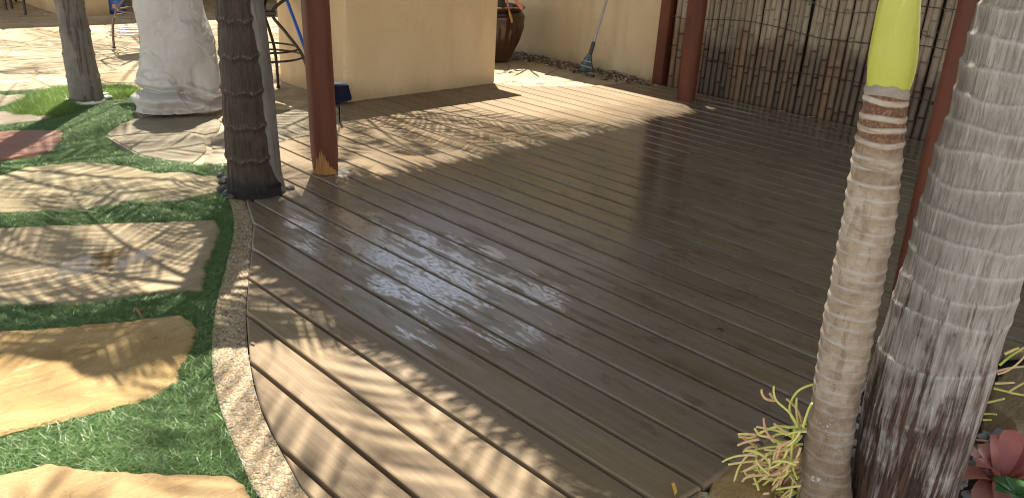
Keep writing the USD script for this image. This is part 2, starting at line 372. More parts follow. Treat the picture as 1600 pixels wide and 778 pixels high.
def mat_cover():
    g = G('grey_cover_cloth'); p = g.pos(); n = g.noise(p, 5, 5, .6); d = g.noise(p, 26, 5, .7); z = g.xyz(p)[2]
    col = g.ramp(n, [(.3, (.33, .31, .295)), (.7, (.42, .40, .385))]); col = g.mix(g.map(d, .60, .78, 0, .35), col, (.27, .22, .18))
    col = g.mix(g.map(g.math('multiply_add', d, .2, z), .25, .05, 0, .6), col, (.36, .31, .26))
    wr = g.noise(p, 11, 5, .6, None, 1.6)
    return g.principled(base_color=col, roughness=.58, normal=g.bump(g.math('add', wr, g.math('multiply', g.noise(p, 400, 1), .03)), .28, .02), sheen_weight=.1)

M = {
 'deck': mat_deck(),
 'post': mat_post(),
 'bare_wood': simple('splintered_wood', (.46, .22, .06), (.10, .04, .014), 60, .8, .8, 120, (1, 1, .10)),
 'concrete': simple('grey_concrete', (.25, .225, .19), (.34, .31, .27), 14, .85, .4, 90),
 'mortar': simple('pale_mortar', (.33, .27, .19), (.40, .33, .245), 10, .9, .35, 120),
 'soil': simple('dark_soil', (.03, .024, .018), (.07, .055, .04), 12, .95, .6, 40, dist=.02),
 'ground': simple('sandy_ground', (.30, .25, .18), (.40, .34, .25), 3, .95, .4, 30, dist=.02),
 'underdeck': simple('painted_gap_shade', (.008, .006, .005), (.016, .012, .009), 9, .95),  # near-black sheet under the boards; gap shade is put into its colour
 'patio': mat_patio(),
 'bar': mat_stucco('tan_stucco', (.52, .37, .205), (.60, .45, .27), (.42, .29, .155)),
 'wall': mat_stucco('sand_stucco', (.45, .35, .22), (.54, .435, .285), (.37, .285, .17)),
 'turf': mat_turf(),
 'turf_base': simple('turf_backing', (.045, .11, .035), (.08, .16, .05), 60, .95),
 'tuft': mat_leaf('fresh_grass', (.085, .17, .03), (.21, .31, .075), .35),
 'pebble': mat_island('river_pebbles', [(0, (.11, .085, .06)), (.15, (.25, .18, .10)), (.4, (.37, .28, .165)), (.52, (.30, .165, .085)), (.62, (.34, .26, .155)), (.78, (.43, .36, .26)), (.88, (.21, .18, .145)), (1, (.46, .375, .24))], .5),
 'gravel': mat_island('grey_gravel', [(0, (.10, .10, .10)), (.4, (.22, .22, .215)), (.8, (.34, .335, .32)), (1, (.46, .44, .41))], .7, .3),
 'debris': mat_island('leaf_litter', [(0, (.03, .022, .016)), (.3, (.10, .062, .035)), (.55, (.20, .13, .075)), (.8, (.36, .28, .18)), (1, (.55, .50, .42))], .8),
 'bamboo': mat_bamboo(),
 'wire': simple('rusty_wire', (.03, .022, .016), (.06, .04, .026), 60, .6),
 'backing': simple('dark_backing', (.018, .014, .011), (.035, .027, .02), 20, .95),
 'iron': simple('dark_bronze_iron', (.030, .022, .016), (.055, .042, .03), 40, .42, .2, 90, metallic=.4),
 'sunlit_iron': simple('sunlit_bronze_tint', (.10, .07, .045), (.16, .115, .075), 40, .45, .2, 90, metallic=.3),  # paler copy of the stool iron; sunlight is put into its colour
 'cushion': simple('stool_cushion', (.14, .09, .05), (.2, .13, .07), 40, .8),
 'cover': mat_cover(),
 'black': simple('black_rubber', (.015, .015, .016), (.03, .03, .03), 40, .6),
 'blue': simple('blue_paint', (.015, .075, .42), (.02, .10, .55), 30, .35),
 'bristle': simple('navy_bristles', (.004, .006, .017), (.009, .013, .032), 200, .9, .5, 300, (1, 1, .1), spec=.15),
 'grey_plastic': simple('grey_plastic', (.30, .33, .36), (.38, .41, .44), 20, .4),
 'steel_pole': simple('grey_pole', (.25, .235, .225), (.36, .34, .32), 30, .4, metallic=.2),
 'rake': simple('teal_grey_plastic', (.075, .115, .13), (.11, .16, .18), 20, .42),
 'rake_rib': simple('pale_ribs', (.20, .26, .28), (.26, .32, .34), 20, .4),
 'rake_edge': simple('dark_rake_edge', (.02, .022, .025), (.035, .036, .04), 20, .5),
 'glaze': simple('brown_glaze', (.026, .011, .007), (.055, .022, .011), 8, .16, .1, 30),
 'stem_bark': simple('grey_brown_stem', (.05, .034, .025), (.09, .065, .048), 30, .8, .5, 60),
 'dracaena': mat_leaf('spiky_leaves', (.05, .10, .025), (.10, .16, .035), .25, by='rnd'),
 'pink_leaf': mat_leaf('pink_leaves', (.50, .20, .17), (.62, .33, .30), .3, by='rnd'),
 'yellow_leaf': mat_leaf('yellow_leaf', (.45, .30, .04), (.60, .42, .08), .3, by='rnd'),
 'frond': mat_leaf('palm_fronds', (.035, .085, .018), (.085, .15, .03), .3),
 'thatch': mat_island('palm_thatch', [(0, (.10, .07, .045)), (.5, (.17, .125, .08)), (1, (.25, .195, .13))], .9),
 'blue_bag': simple('blue_bag_film', (.012, .06, .26), (.05, .16, .45), 25, .3, .6, 18, dist=.02),
 'orange': simple('orange_print', (.55, .20, .05), (.62, .28, .10), 30, .4),
 'hose': simple('pale_cable', (.42, .42, .43), (.55, .55, .56), 30, .4),
 'white': simple('white_wash', (.62, .60, .55), (.75, .73, .69), 30, .8, .4, 80),
 'rock_tan': mat_stone('tan_rock', (.26, .16, .06), (.36, .24, .10), (.44, .33, .17)),
 'rock_yellow': mat_stone('pale_yellow_rock', (.42, .34, .17), (.52, .45, .27), (.58, .52, .36)),
 'rock_brown': mat_stone('brown_rock', (.10, .062, .025), (.15, .095, .04), (.21, .15, .07)),
 'rock_grey': simple('grey_rock', (.13, .13, .13), (.22, .215, .21), 30, .8, .6, 60),
 'rock_dark': simple('charcoal_rock', (.03, .03, .032), (.075, .073, .07), 30, .8, .6, 60),
 'brom': mat_leaf('pink_bromeliad', (.28, .05, .075), (.50, .24, .17), .3, by='rnd'),
 'green_leaf': mat_leaf('green_leaf', (.03, .11, .025), (.055, .16, .04), .2),
 'dead_leaf': simple('dead_leaf', (.14, .05, .025), (.22, .10, .05), 60, .7),
 'twig': simple('dark_twig', (.025, .016, .011), (.05, .034, .024), 60, .9),
 'straw': simple('dry_straw', (.42, .36, .24), (.5, .44, .32), 60, .8),
}
exec_bark = {
 'palm_grey': mat_bark('grey_palm_bark', [(.3, (.088, .074, .06)), (.55, (.13, .112, .094)), (.8, (.175, .155, .133))], (.035, .028, .022), 26, strength=.5),
 'palm_dark_grey': mat_bark('grey_bark_flank', [(.3, (.085, .073, .065)), (.6, (.135, .12, .108)), (.85, (.185, .168, .152))], (.06, .05, .043), 40, strength=.5),
}
M.update(exec_bark)

def mat_big():
    g = G('pale_grey_cracked_bark'); p = g.pos(); z = g.xyz(p)[2]; ring = g('attribute', attribute='ring') + '.fac'
    s1 = g.noise(p, 1.0, 5, .66, (150, 150, 9), .5); s2 = g.noise(p, 1.0, 5, .66, (62, 62, 3.2), .3); m = g.noise(p, 8, 5, .65); f = g.noise(p, 170, 3, .6, (1, 1, .4))
    col = g.ramp(m, [(.28, (.205, .18, .167)), (.5, (.29, .265, .25)), (.75, (.385, .362, .347))])
    col = g.mix(g.map(s1, .48, .62, 0, .8), col, (.185, .152, .135)); col = g.mix(g.map(s1, .44, .30, 0, .4), col, (.60, .58, .56)); col = g.mix(g.map(m, .60, .70, 0, .35), col, (.28, .20, .14))
    col = g.mix(g.math('multiply', ring, .4), col, (.56, .54, .52))  # pale ring edges: sun catching the ledges, put into the bark colour
    h0 = g.math('add', z, g.math('add', g.math('multiply', g.math('subtract', s2, .5), 1.9), g.math('multiply', g.math('subtract', m, .5), .8)))
    k = g.map(h0, .52, .16); dark = g.mix(g.map(s1, .42, .6), (.075, .038, .027), (.018, .010, .008)); dark = g.mix(g.map(f, .68, .78, 0, .6), dark, (.30, .26, .24))
    col = g.mix(k, col, dark)
    h = g.math('add', g.math('multiply', s1, -1.2), g.math('multiply', f, .4))
    return g.principled(base_color=col, roughness=g.mf(k, .72, .45), normal=g.bump(h, .9, .008), specular_ior_level=.35)
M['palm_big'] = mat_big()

def mat_ring():
    g = G('tan_ringed_bark'); p = g.pos(); z = g.xyz(p)[2]; ring = g('attribute', attribute='ring') + '.fac'
    s = g.noise(p, 1.0, 4, .6, (48, 48, 9), .6); m = g.noise(p, 14, 5, .68); w = g.noise(p, 1.0, 4, .65, (16, 16, 150)); f = g.noise(p, 150, 3, .6)
    tan = g.ramp(m, [(.28, (.19, .135, .092)), (.5, (.30, .238, .175)), (.72, (.40, .35, .29))])
    col = g.mix(g.map(s, .54, .66, 0, .55), tan, (.15, .095, .06)); col = g.mix(g.map(w, .56, .68, 0, .5), col, (.17, .11, .075))
    col = g.mix(g.math('multiply', g.map(ring, .15, .9), g.map(w, .40, .58, .85, .15)), col, (.37, .34, .325)); col = g.mix(g.map(f, .64, .76, 0, .4), col, (.52, .49, .46))
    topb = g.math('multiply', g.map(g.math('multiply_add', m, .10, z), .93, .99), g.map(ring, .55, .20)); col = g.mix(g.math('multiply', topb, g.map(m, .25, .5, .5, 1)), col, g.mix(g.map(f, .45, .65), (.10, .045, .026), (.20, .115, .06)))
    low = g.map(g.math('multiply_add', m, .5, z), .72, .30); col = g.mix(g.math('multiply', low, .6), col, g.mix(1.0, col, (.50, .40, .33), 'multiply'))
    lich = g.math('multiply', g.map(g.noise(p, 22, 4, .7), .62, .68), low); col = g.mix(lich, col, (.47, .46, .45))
    h = g.math('add', g.math('multiply', w, .8), g.math('add', g.math('multiply', s, -.6), g.math('multiply', f, .35)))
    return g.principled(base_color=col, roughness=.68, normal=g.bump(h, .6, .006), specular_ior_level=.35)
M['palm_ring'] = mat_ring()

def mat_dark():
    g = G('dark_wet_bark'); p = g.pos(); z = g.xyz(p)[2]; ring = g('attribute', attribute='ring') + '.fac'
    s = g.noise(p, 1.0, 5, .66, (120, 120, 8), .4); m = g.noise(p, 10, 5, .65); f = g.noise(p, 190, 3, .6, (1, 1, .3))
    col = g.ramp(m, [(.3, (.018, .010, .0065)), (.55, (.034, .019, .012)), (.8, (.062, .039, .025))]); col = g.mix(g.map(s, .50, .62, 0, .85), col, (.009, .006, .004)); col = g.mix(g.map(f, .64, .76, 0, .45), col, (.13, .09, .06))
    col = g.mix(g.math('multiply', g.math('multiply', ring, .5), g.map(f, .45, .65)), col, (.22, .17, .13)); k = g.map(g.math('multiply_add', m, .10, z), .16, .10); col = g.mix(k, col, (.008, .006, .005))
    return g.principled(base_color=col, roughness=g.mf(k, .55, .8), normal=g.bump(g.math('add', g.math('multiply', s, -1.0), g.math('multiply', f, .4)), .9, .008), specular_ior_level=.35)
M['palm_dark'] = mat_dark()

def mat_shaft():
    g = G('green_crownshaft'); p = g.pos(); z = g.xyz(p)[2]; n = g.noise(p, 6, 4, .6, (1, 1, .3)); f = g.noise(p, 60, 3, .6, (1, 1, .1))
    col = g.ramp(n, [(.25, (.25, .285, .03)), (.5, (.325, .35, .048)), (.8, (.41, .42, .085))]); col = g.mix(g.map(f, .62, .75, 0, .35), col, (.26, .30, .05)); col = g.mix(g.map(f, .40, .28, 0, .25), col, (.60, .62, .28))
    col = g.mix(g.map(g.math('multiply_add', n, .10, z), 1.07, 1.02, 0, .7), col, (.20, .23, .04)); col = g.mix(g.map(g.noise(p, 34, 4, .7), .64, .74, 0, .5), col, (.24, .21, .06))
    return g.principled(base_color=col, roughness=.45, subsurface_weight=.08, subsurface_scale=.02, normal=g.bump(f, .12, .003))
M['shaft'] = mat_shaft()

def mat_cactus():
    g = G('pencil_stems'); r = g.rnd(); n = g.noise(g.pos(), 9, 2)
    col = g.ramp(g.math('multiply_add', n, .7, g.math('multiply', r, .45)), [(.2, (.40, .46, .07)), (.42, (.60, .60, .16)), (.58, (.66, .53, .22)), (.75, (.66, .38, .24)), (.9, (.62, .32, .25))])
    return g.principled(base_color=col, roughness=.42, subsurface_weight=.05, subsurface_scale=.01)
M['cactus'] = mat_cactus()

# ------------------------------------------------------------------ ground, deck, kerb, patio
W, X0 = 0.145, 1.7169        # board pitch and a seam's X
KERB_IN = [(383, 305), (395, 345), (392, 400), (385, 470), (390, 560), (410, 640), (440, 700), (490, 778)]
KERB_OUT = [(357, 308), (365, 350), (350, 420), (335, 480), (330, 560), (345, 640), (370, 700), (410, 778)]
kin = smooth_path([(1.80, 3.62)] + poly_at(KERB_IN) + [(.84, 1.22), (1.0, 1.0), (1.3, .84), (1.56, .80)], 70)
kout = smooth_path(poly_at(KERB_OUT) + [(.72, 1.22), (.88, .9), (1.2, .70), (1.5, .66)], 60)
deck_poly = Polygon([tuple(q) for q in kin] + [(1.9, .79), (2.62, .72), (3.11, .45), (4.4, .3), (6.12, .2), (6.12, 4.35), (6.05, 4.43), (5.46, 4.5), (4.90, 4.80), (4.83, 4.995), (3.24, 4.995), (2.95, 4.55), (2.84, 4.33), (2.40, 4.30), (1.97, 4.12)]).buffer(0)

g_ = trimesh.creation.box((240, 240, .02)); g_.apply_translation((0, 0, -.20))
obj('ground', g_, M['ground'], kind='structure')
deck = thing('deck', kind='structure')
und = trimesh.creation.extrude_polygon(deck_poly.buffer(-.002), .02, engine='earcut'); und.apply_translation((0, 0, -.072))
obj('underlay', und, M['underdeck'], deck, smooth=False)
for i in range(-9, 40):
    x0, x1 = X0 + i * W + .0060, X0 + (i + 1) * W - .0060
    pg = deck_poly.intersection(sbox(x0, -1, x1, 7))
    for part in getattr(pg, 'geoms', [pg]):
        if part.is_empty or part.area < .004: continue
        if i >= 20: pieces = [part]
        else: pieces = [part]
        for pc in pieces:
            lo = np.array(pc.simplify(.004).exterior.coords); hi = np.array(pc.buffer(-.0058, join_style=2).simplify(.004).exterior.coords)
            mid = np.array(pc.buffer(-.0022, join_style=2).simplify(.004).exterior.coords)
            sag = .0006 * math.sin(i * 2.7)
            m = hull(np.vstack([np.c_[lo, np.full(len(lo), -.034)], np.c_[lo, np.full(len(lo), -.0072)], np.c_[mid, np.full(len(mid), -.0024)], np.c_[hi, np.full(len(hi), sag)]]))
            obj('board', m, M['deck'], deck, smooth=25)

# pebble kerb: concrete strip with set pebbles
kerb = thing('pebble_border', kind='structure')
kerb_poly = Polygon([tuple(q) for q in kin] + [tuple(q) for q in kout[::-1]]).buffer(0)
if isinstance(kerb_poly, MultiPolygon): kerb_poly = max(kerb_poly.geoms, key=lambda a: a.area)
kb = trimesh.creation.extrude_polygon(kerb_poly.buffer(-.002).simplify(.002), .12, engine='earcut'); kb.apply_translation((0, 0, -.131))
obj('concrete_strip', kb, M['concrete'], kerb, smooth=False)
ico = trimesh.creation.icosphere(subdivisions=1); iv, ifc = np.array(ico.vertices), np.array(ico.faces)
def scatter_pebbles(poly, n, rmin, rmax, z, seed, flat=.6, sink=.35):
    r = np.random.default_rng(seed); x0, y0, x1, y1 = poly.bounds
    st = math.sqrt(poly.area / n); gx, gy = np.meshgrid(np.arange(x0, x1, st), np.arange(y0, y1, st)); pts = np.stack([gx.ravel() + st / 2 * (np.indices(gx.shape)[0].ravel() % 2), gy.ravel()], 1); pts = pts + (r.random(pts.shape) - .5) * st * .9
    pts = pts[contains_xy(poly, pts[:, 0], pts[:, 1])]
    k = len(pts); s = rmin + (rmax - rmin) * r.random((k, 1)) ** 1.6
    ax = s * np.c_[1 + .5 * r.random(k), .75 + .3 * r.random(k), flat * (.8 + .4 * r.random(k))]
    a = r.random(k) * PI; v = iv[None] * (1 + .12 * (r.random((k, len(iv), 1)) - .5)) * ax[:, None]
    c, sn = np.cos(a)[:, None], np.sin(a)[:, None]
    v = np.stack([v[..., 0] * c - v[..., 1] * sn, v[..., 0] * sn + v[..., 1] * c, v[..., 2]], -1)
    zz = z(pts) if callable(z) else np.full(k, z)
    v = v + np.c_[pts, zz + ax[:, 2] * (1 - 2 * sink)][:, None]
    return v.reshape(-1, 3), (ifc[None] + (np.arange(k) * len(iv))[:, None, None]).reshape(-1, 3)
peb = scatter_pebbles(kerb_poly.buffer(-.006), 11500, .0036, .0074, -.0125, 3)
obj('pebbles', peb, M['pebble'], kerb, islands=True, smooth=60, kind='stuff')

# turf and stepping stones
STONES = [
 ('beige', [(-90, 288), (-40, 276), (0, 270), (43, 259), (80, 255), (122, 253), (165, 255), (201, 258), (230, 265), (270, 268), (306, 271), (338, 274), (345, 285), (344, 297), (317, 303), (281, 311), (216, 313), (158, 320), (104, 326), (50, 328), (0, 329), (-60, 331), (-110, 322)], 'pale beige cleft stone slab, the long tapered one touching the dark palm trunk'),
 ('wet', [(-120, 362), (-60, 358), (0, 354), (100, 350), (220, 345), (335, 341), (347, 360), (338, 382), (320, 413), (322, 452), (270, 455), (216, 457), (150, 468), (108, 473), (50, 472), (0, 471), (-80, 474), (-140, 430)], 'tan stone slab with a shining puddle on it'),
 ('yellow', [(-130, 530), (-60, 522), (0, 515), (60, 509), (123, 504), (217, 499), (250, 493), (282, 489), (302, 498), (309, 517), (300, 535), (290, 550), (274, 591), (245, 613), (205, 626), (163, 638), (82, 659), (40, 668), (0, 680), (-80, 700), (-150, 640)], 'large yellow stone slab with dark cracks and a curled dead leaf on its edge'),
 ('gold', [(-90, 770), (-40, 745), (0, 735), (82, 716), (139, 726), (176, 729), (204, 728), (286, 738), (360, 741), (378, 752), (392, 780), (398, 815), (340, 850), (200, 880), (40, 900), (-100, 880)], 'golden tan stone slab cut off by the bottom edge of the photo'),
 ('red', [(-70, 215), (-30, 206), (0, 203), (50, 202), (97, 202), (99, 216), (88, 227), (74, 235), (50, 243), (0, 249), (-50, 254), (-80, 240)], 'reddish purple stone slab with orange rust patches'),
 ('greyish', [(-60, 176), (0, 172), (30, 172), (56, 173.5), (79, 177), (83, 180), (70, 184), (52, 187), (25, 190), (0, 194), (-50, 196)], 'small greyish stone slab below the bright grass clump'),
 ('far', [(-70, 152), (-30, 148), (0, 147), (42, 147), (40, 153), (20, 159), (0, 164), (-50, 168)], 'small tan stone slab furthest back in the turf by the patio'),
]
SM = {
 'beige': mat_stone('beige_slab', (0.215, 0.162, 0.084), (0.294, 0.237, 0.137), (0.344, 0.296, 0.192), None, 1.2),
 'wet': mat_stone('tan_slab', (.25, .18, .10), (.345, .265, .155), (.44, .355, .225), None),
 'yellow': mat_stone('yellow_slab', (0.251, 0.148, 0.046), (0.334, 0.217, 0.079), (0.395, 0.289, 0.147)),
 'gold': mat_stone('golden_slab', (0.266, 0.158, 0.063), (0.328, 0.218, 0.096), (0.371, 0.273, 0.146)),
 'red': mat_stone('red_slab', (0.304, 0.092, 0.028), (0.240, 0.120, 0.092), (0.288, 0.188, 0.160)),
 'greyish': mat_stone('greyish_slab', (0.195, 0.158, 0.112), (0.262, 0.217, 0.158), (0.323, 0.277, 0.210)),
 'far': mat_stone('far_slab', (0.225, 0.180, 0.112), (0.300, 0.247, 0.165), (0.360, 0.315, 0.225)),
}
pw = at(150, 408); SM['wet'] = mat_stone('tan_slab_wet', (0.212, 0.153, 0.085), (0.293, 0.225, 0.132), (0.374, 0.302, 0.191), (pw[0], pw[1], .27, .17))
stone_polys = []
for k, (key, pts, lab) in enumerate(STONES):
    ring = rough_ring(poly_at(pts), .012, .018, 11 + k, 9, .008); stone_polys.append(Polygon(ring).buffer(0))
    def relief(x, y, k=k, key=key):
        q = np.c_[x, y, np.full(len(x), 3.1 * k)]
        b = (fbm(q * 5.5, 4, k) - .5) * .020 + (fbm(q * 28, 3, k + 70) - .5) * .006
        if key == 'beige':   # cleft layers
            t = fbm(q * np.array([3.2, 7.5, 1]), 4, 40) * 6; b = b * .5 + (np.floor(t) + np.clip((t % 1) * 5, 0, 1)) * .0045 - .012
        if key in ('yellow', 'gold'):
            t = fbm(q * np.array([3.0, 4.2, 1]), 4, 50) * 4.2; b = b * .6 + (np.floor(t) + np.clip((t % 1) * 9, 0, 1)) * .0032 - .006
        if key == 'wet': b = b * .35
        return b
    obj('stepping_stone', slab(ring, -.006, .055, relief, .016, .009, seed=k), SM[key], label=lab, category='stepping stone', smooth=40, group='stone slabs set in the turf')

left_patch = [(162, 213), (164, 206), (175, 196), (190, 189), (205, 184), (207, 172), (214, 137)]
turf_edge = poly_at([(-160, 150), (-60, 143), (0, 141), (60, 138), (108, 135), (162, 133.5), (214, 137)]) + poly_at([(212, 160), (205, 184), (190, 189), (175, 196), (164, 206), (162, 214), (173, 228), (190, 234), (214, 240), (250, 247), (304, 254), (353, 257.5)])
turf_poly = Polygon(turf_edge + [tuple(at(357, 300)[:2])] + [tuple(q) for q in kout] + [(1.5, .2), (-.6, .4), (-1.2, 2.5), (-.6, 6.2)]).buffer(0)
tb = trimesh.creation.extrude_polygon(turf_poly.buffer(.02), .05, engine='earcut'); tb.apply_translation((0, 0, -.088))
obj('turf_base', tb, M['turf_base'], kind='structure', smooth=False)
grass_area = turf_poly.difference(unary_union([s.buffer(-.004) for s in stone_polys])).buffer(.006).intersection(turf_poly.buffer(-.004))

def blade_patch(n, size, hmin, hmax, w, lean, seed, straight=0.0):
    r = np.random.default_rng(seed); b = (r.random((n, 2)) - .5) * size; h = hmin + (hmax - hmin) * r.random(n); a = r.random(n) * 2 * PI
    l = lean * (.3 + r.random(n)) * h; d = np.c_[np.cos(a), np.sin(a)]; s = np.c_[-d[:, 1], d[:, 0]]
    tw = r.random(n) * PI; s = s * np.cos(tw)[:, None] + d * np.sin(tw)[:, None]
    V = []
    for t, ww in ((0, 1.0), (.55, .85), (1.0, .12)):
        c = b + d * (l * t ** 1.8)[:, None]; z = h * t * (1 - .25 * lean * t)
        V += [np.c_[c - s * w * ww, z], np.c_[c + s * w * ww, z]]
    v = np.stack(V, 1).reshape(-1, 3); f = np.array([[0, 1, 3], [0, 3, 2], [2, 3, 5], [2, 5, 4]])
    return v, (f[None] + (np.arange(n) * 6)[:, None, None]).reshape(-1, 3)

def scatter(name, area, patches, mat, spacing, z, seed, **tags):
    pi = UsdGeom.PointInstancer.Define(stage, numbered('/World/' + name)); base = str(pi.GetPath())
    protos = []
    for k, pm in enumerate(patches):
        paint(usdkit.mesh(stage, f'{base}/prototypes/tuft_{k + 1:03d}', pm, mat), *pm); protos.append(f'{base}/prototypes/tuft_{k + 1:03d}')
    pi.CreatePrototypesRel().SetTargets([Sdf.Path(q) for q in protos])
    r = np.random.default_rng(seed); x0, y0, x1, y1 = area.bounds
    gx, gy = np.meshgrid(np.arange(x0, x1, spacing), np.arange(y0, y1, spacing)); p = np.stack([gx.ravel(), gy.ravel()], 1); p = p + (r.random(p.shape) - .5) * spacing
    p = p[contains_xy(area, p[:, 0], p[:, 1])]
    # only what the camera could plausibly see
    d = np.c_[p, np.zeros(len(p))] - CAM; sx = 800 + FPX * (d @ RIGHT) / (d @ FWD); sy = 389 - FPX * (d @ UP) / (d @ FWD)
    p = p[(d @ FWD > .2) & (sx > -260) & (sy < 1000)]
    n = len(p); a = r.random(n) * 2 * PI; sc = .8 + .45 * r.random(n)
    pi.CreateProtoIndicesAttr(Vt.IntArray.FromNumpy(r.integers(0, len(patches), n).astype(np.int32)))
    pi.CreatePositionsAttr(Vt.Vec3fArray.FromNumpy(np.c_[p, np.full(n, z)].astype(np.float32)))
    pi.CreateOrientationsAttr(Vt.QuathArray([Gf.Quath(float(math.cos(t / 2)), 0, 0, float(math.sin(t / 2))) for t in a]))
    pi.CreateScalesAttr(Vt.Vec3fArray.FromNumpy(np.repeat(sc[:, None], 3, 1).astype(np.float32)))
    tag(pi, **tags); return n
patches = [blade_patch(34, .045, .018, .034, .0011, 1.1, 100 + k) for k in range(5)]
scatter('turf', grass_area, patches, M['turf'], .0125, -.029, 5, kind='stuff', label='green artificial turf filling the gaps between the stone slabs', category='turf')

# far patio: flagstones in mortar
patio = thing('patio', kind='structure')
bar_poly = sbox(3.29, 5.0, 4.82, 5.95); far_bar_poly = sbox(3.12, 10.25, 3.62, 13.5)
patio_poly = Polygon([(-.6, 6.3), (1.2, 6.55), (1.9, 6.3), (1.6, 5.6), (1.6, 4.2), (2.3, 3.9), (3.4, 4.3), (4.5, 4.6), (6.19, 4.1), (6.19, 14.5), (-.6, 14.5)])
patio_poly = patio_poly.difference(turf_poly.buffer(.002)).difference(deck_poly.buffer(.004))
if isinstance(patio_poly, MultiPolygon): patio_poly = max(patio_poly.geoms, key=lambda a: a.area)
mo_p = patio_poly.difference(deck_poly.buffer(.007)); mo_p = max(getattr(mo_p, 'geoms', [mo_p]), key=lambda a: a.area)
mo = trimesh.creation.extrude_polygon(mo_p, .05, engine='earcut'); mo.apply_translation((0, 0, -.068))
obj('mortar_bed', mo, M['mortar'], patio, smooth=False)
traced = [
 [(164, 215), (174, 228), (214, 239), (258, 247), (300, 252), (312, 244), (325, 231), (320, 213), (300, 206.5), (267, 205.5), (215, 209)],
 [(163, 211), (166, 205), (190, 190), (208, 183), (260, 176), (335, 178), (348, 190), (342, 203), (320, 208), (300, 204), (265, 202.5), (205, 207)],
 [(314, 253), (318, 245), (330, 234), (352, 231), (380, 236), (362, 256)],
 [(329, 230), (326, 214), (338, 208), (346, 203), (351, 190), (400, 186), (420, 200), (398, 226), (352, 228)],
 [(402, 228), (425, 202), (470, 196), (500, 205), (440, 218), (418, 230)],
 [(405, 185), (420, 168), (470, 170), (520, 178), (526, 196), (500, 200), (425, 197)],
]
tp = [Polygon(poly_at(q)).buffer(0) for q in traced]
for k, q in enumerate(tp):
    q = q.intersection(patio_poly)
    if isinstance(q, MultiPolygon): q = max(q.geoms, key=lambda a: a.area)
    if q.is_empty or q.area < .01: continue
    ring = rough_ring(list(q.buffer(-.008).exterior.coords)[:-1], .03, .005, 60 + k, 9)
    obj('flagstone', slab(ring, -.008, .04, lambda x, y, k=k: (fbm(np.c_[x, y, x * 0 + k] * 4, 3, k) - .5) * .007, .05, .006, seed=k), mat_stone(f'flagstone_{k}', *[tuple(a * s for a in c) for c, s in zip(((.26, .21, .135), (.33, .275, .185), (.40, .35, .25)), [(1, .92, 1.08, .95, 1, .9)[k]] * 3)], wet_all=.7), patio, smooth=40)
rest = patio_poly.difference(unary_union([q.buffer(.012) for q in tp]))
r = np.random.default_rng(21); pts = []
gx, gy = np.meshgrid(np.arange(-.6, 6.4, .50), np.arange(4.0, 14.6, .46)); pts = np.stack([gx.ravel() + .25 * (np.indices(gx.shape)[0].ravel() % 2), gy.ravel()], 1); pts = pts + (r.random(pts.shape) - .5) * .36
vor = Voronoi(np.vstack([pts, [(-60, 0), (60, 0), (0, 80), (0, -60)]]))
cells = []
for i in range(len(pts)):
    reg = vor.regions[vor.point_region[i]]
    if -1 in reg or not reg: continue
    c = Polygon(vor.vertices[reg]).intersection(rest).buffer(-.006).buffer(-.03).buffer(.03)
    for q in getattr(c, 'geoms', [c]):
        if q.is_empty or q.area < .02: continue
        if unary_union([bar_poly.buffer(-.1), far_bar_poly.buffer(-.1)]).contains(q): continue
        cells.append(q)
cells.sort(key=lambda q: np.hypot(*q.centroid.coords[0]))
for k, q in enumerate(cells[:290]):
    ring = rough_ring(list(q.exterior.coords)[:-1], .12, .012, 200 + k, 5)
    if len(ring) > 20: ring = ring[::max(1, len(ring) // 16)]
    dz = (np.random.default_rng(900 + k).random() - .5) * .004
    obj('flagstone', slab(ring, -.009 + dz, .04, None, 3.0, .008, seed=k), M['patio'], patio, smooth=False)

# ------------------------------------------------------------------ walls
def wall_mesh(x0, x1, y0, y1, z0, z1, seed, res=.09, amp=.004, bev=.018):
    m = rbox((x1 - x0, y1 - y0, z1 - z0), ((x0 + x1) / 2, (y0 + y1) / 2, (z0 + z1) / 2), bev)
    t = trimesh.Trimesh(*m, process=False); mm = m3.Manifold(m3.Mesh(np.asarray(t.vertices, np.float32), np.asarray(t.faces, np.uint32))).refine_to_length(res)
    v, f = vf(mm); n = np.stack([fbm(v * 2.3 + k * 9.1, 3, seed + k) for k in range(3)], 1) - .5
    return v + n * 2 * amp, f

bar = thing('bar_counter', 'tan stucco bar counter standing at the end of the wooden deck', 'bar counter', loc=(4.15, 5.5, 0))
obj('base_wall', wall_mesh(3.29, 4.82, 5.0, 5.95, -.03, 1.04, 3, bev=.03), M['bar'], bar, smooth=50)
obj('counter_top', rbox((1.73, 1.15, .06), (4.055, 5.475, 1.072), .012), M['concrete'], bar)
wl = thing('garden_wall', 'sand coloured stucco garden wall behind the rake', 'wall', loc=(6.3, 8, 0))
obj('wall_face', wall_mesh(6.2, 6.4, 4.33, 14.5, -.1, 2.25, 9, .16), M['wall'], wl, smooth=50)
obj('coping', rbox((.26, 10.2, .06), (6.3, 9.42, 2.283), .012), M['concrete'], wl)

# far counter and the things about it
fb = thing('far_bar_counter', 'yellow stucco counter at the far end of the patio', 'counter', loc=(3.35, 11, 0))
obj('base_wall', wall_mesh(3.05, 3.60, 10.42, 13.0, -.03, 1.04, 13), M['bar'], fb, smooth=50)
obj('counter_top', rbox((.8, 2.9, .06), (3.32, 11.75, 1.072), .012), M['concrete'], fb)
hs = thing('back_building', 'stucco building behind the far end of the patio', 'building', loc=(4, 13.8, 0))
obj('wall', wall_mesh(-1.0, 6.19, 13.6, 13.9, -.1, 2.7, 17, .3), M['wall'], hs, smooth=50)
obj('roof', rbox((7.6, 4.0, .16), (2.6, 12.55, 2.60), .02), M['thatch'], hs)

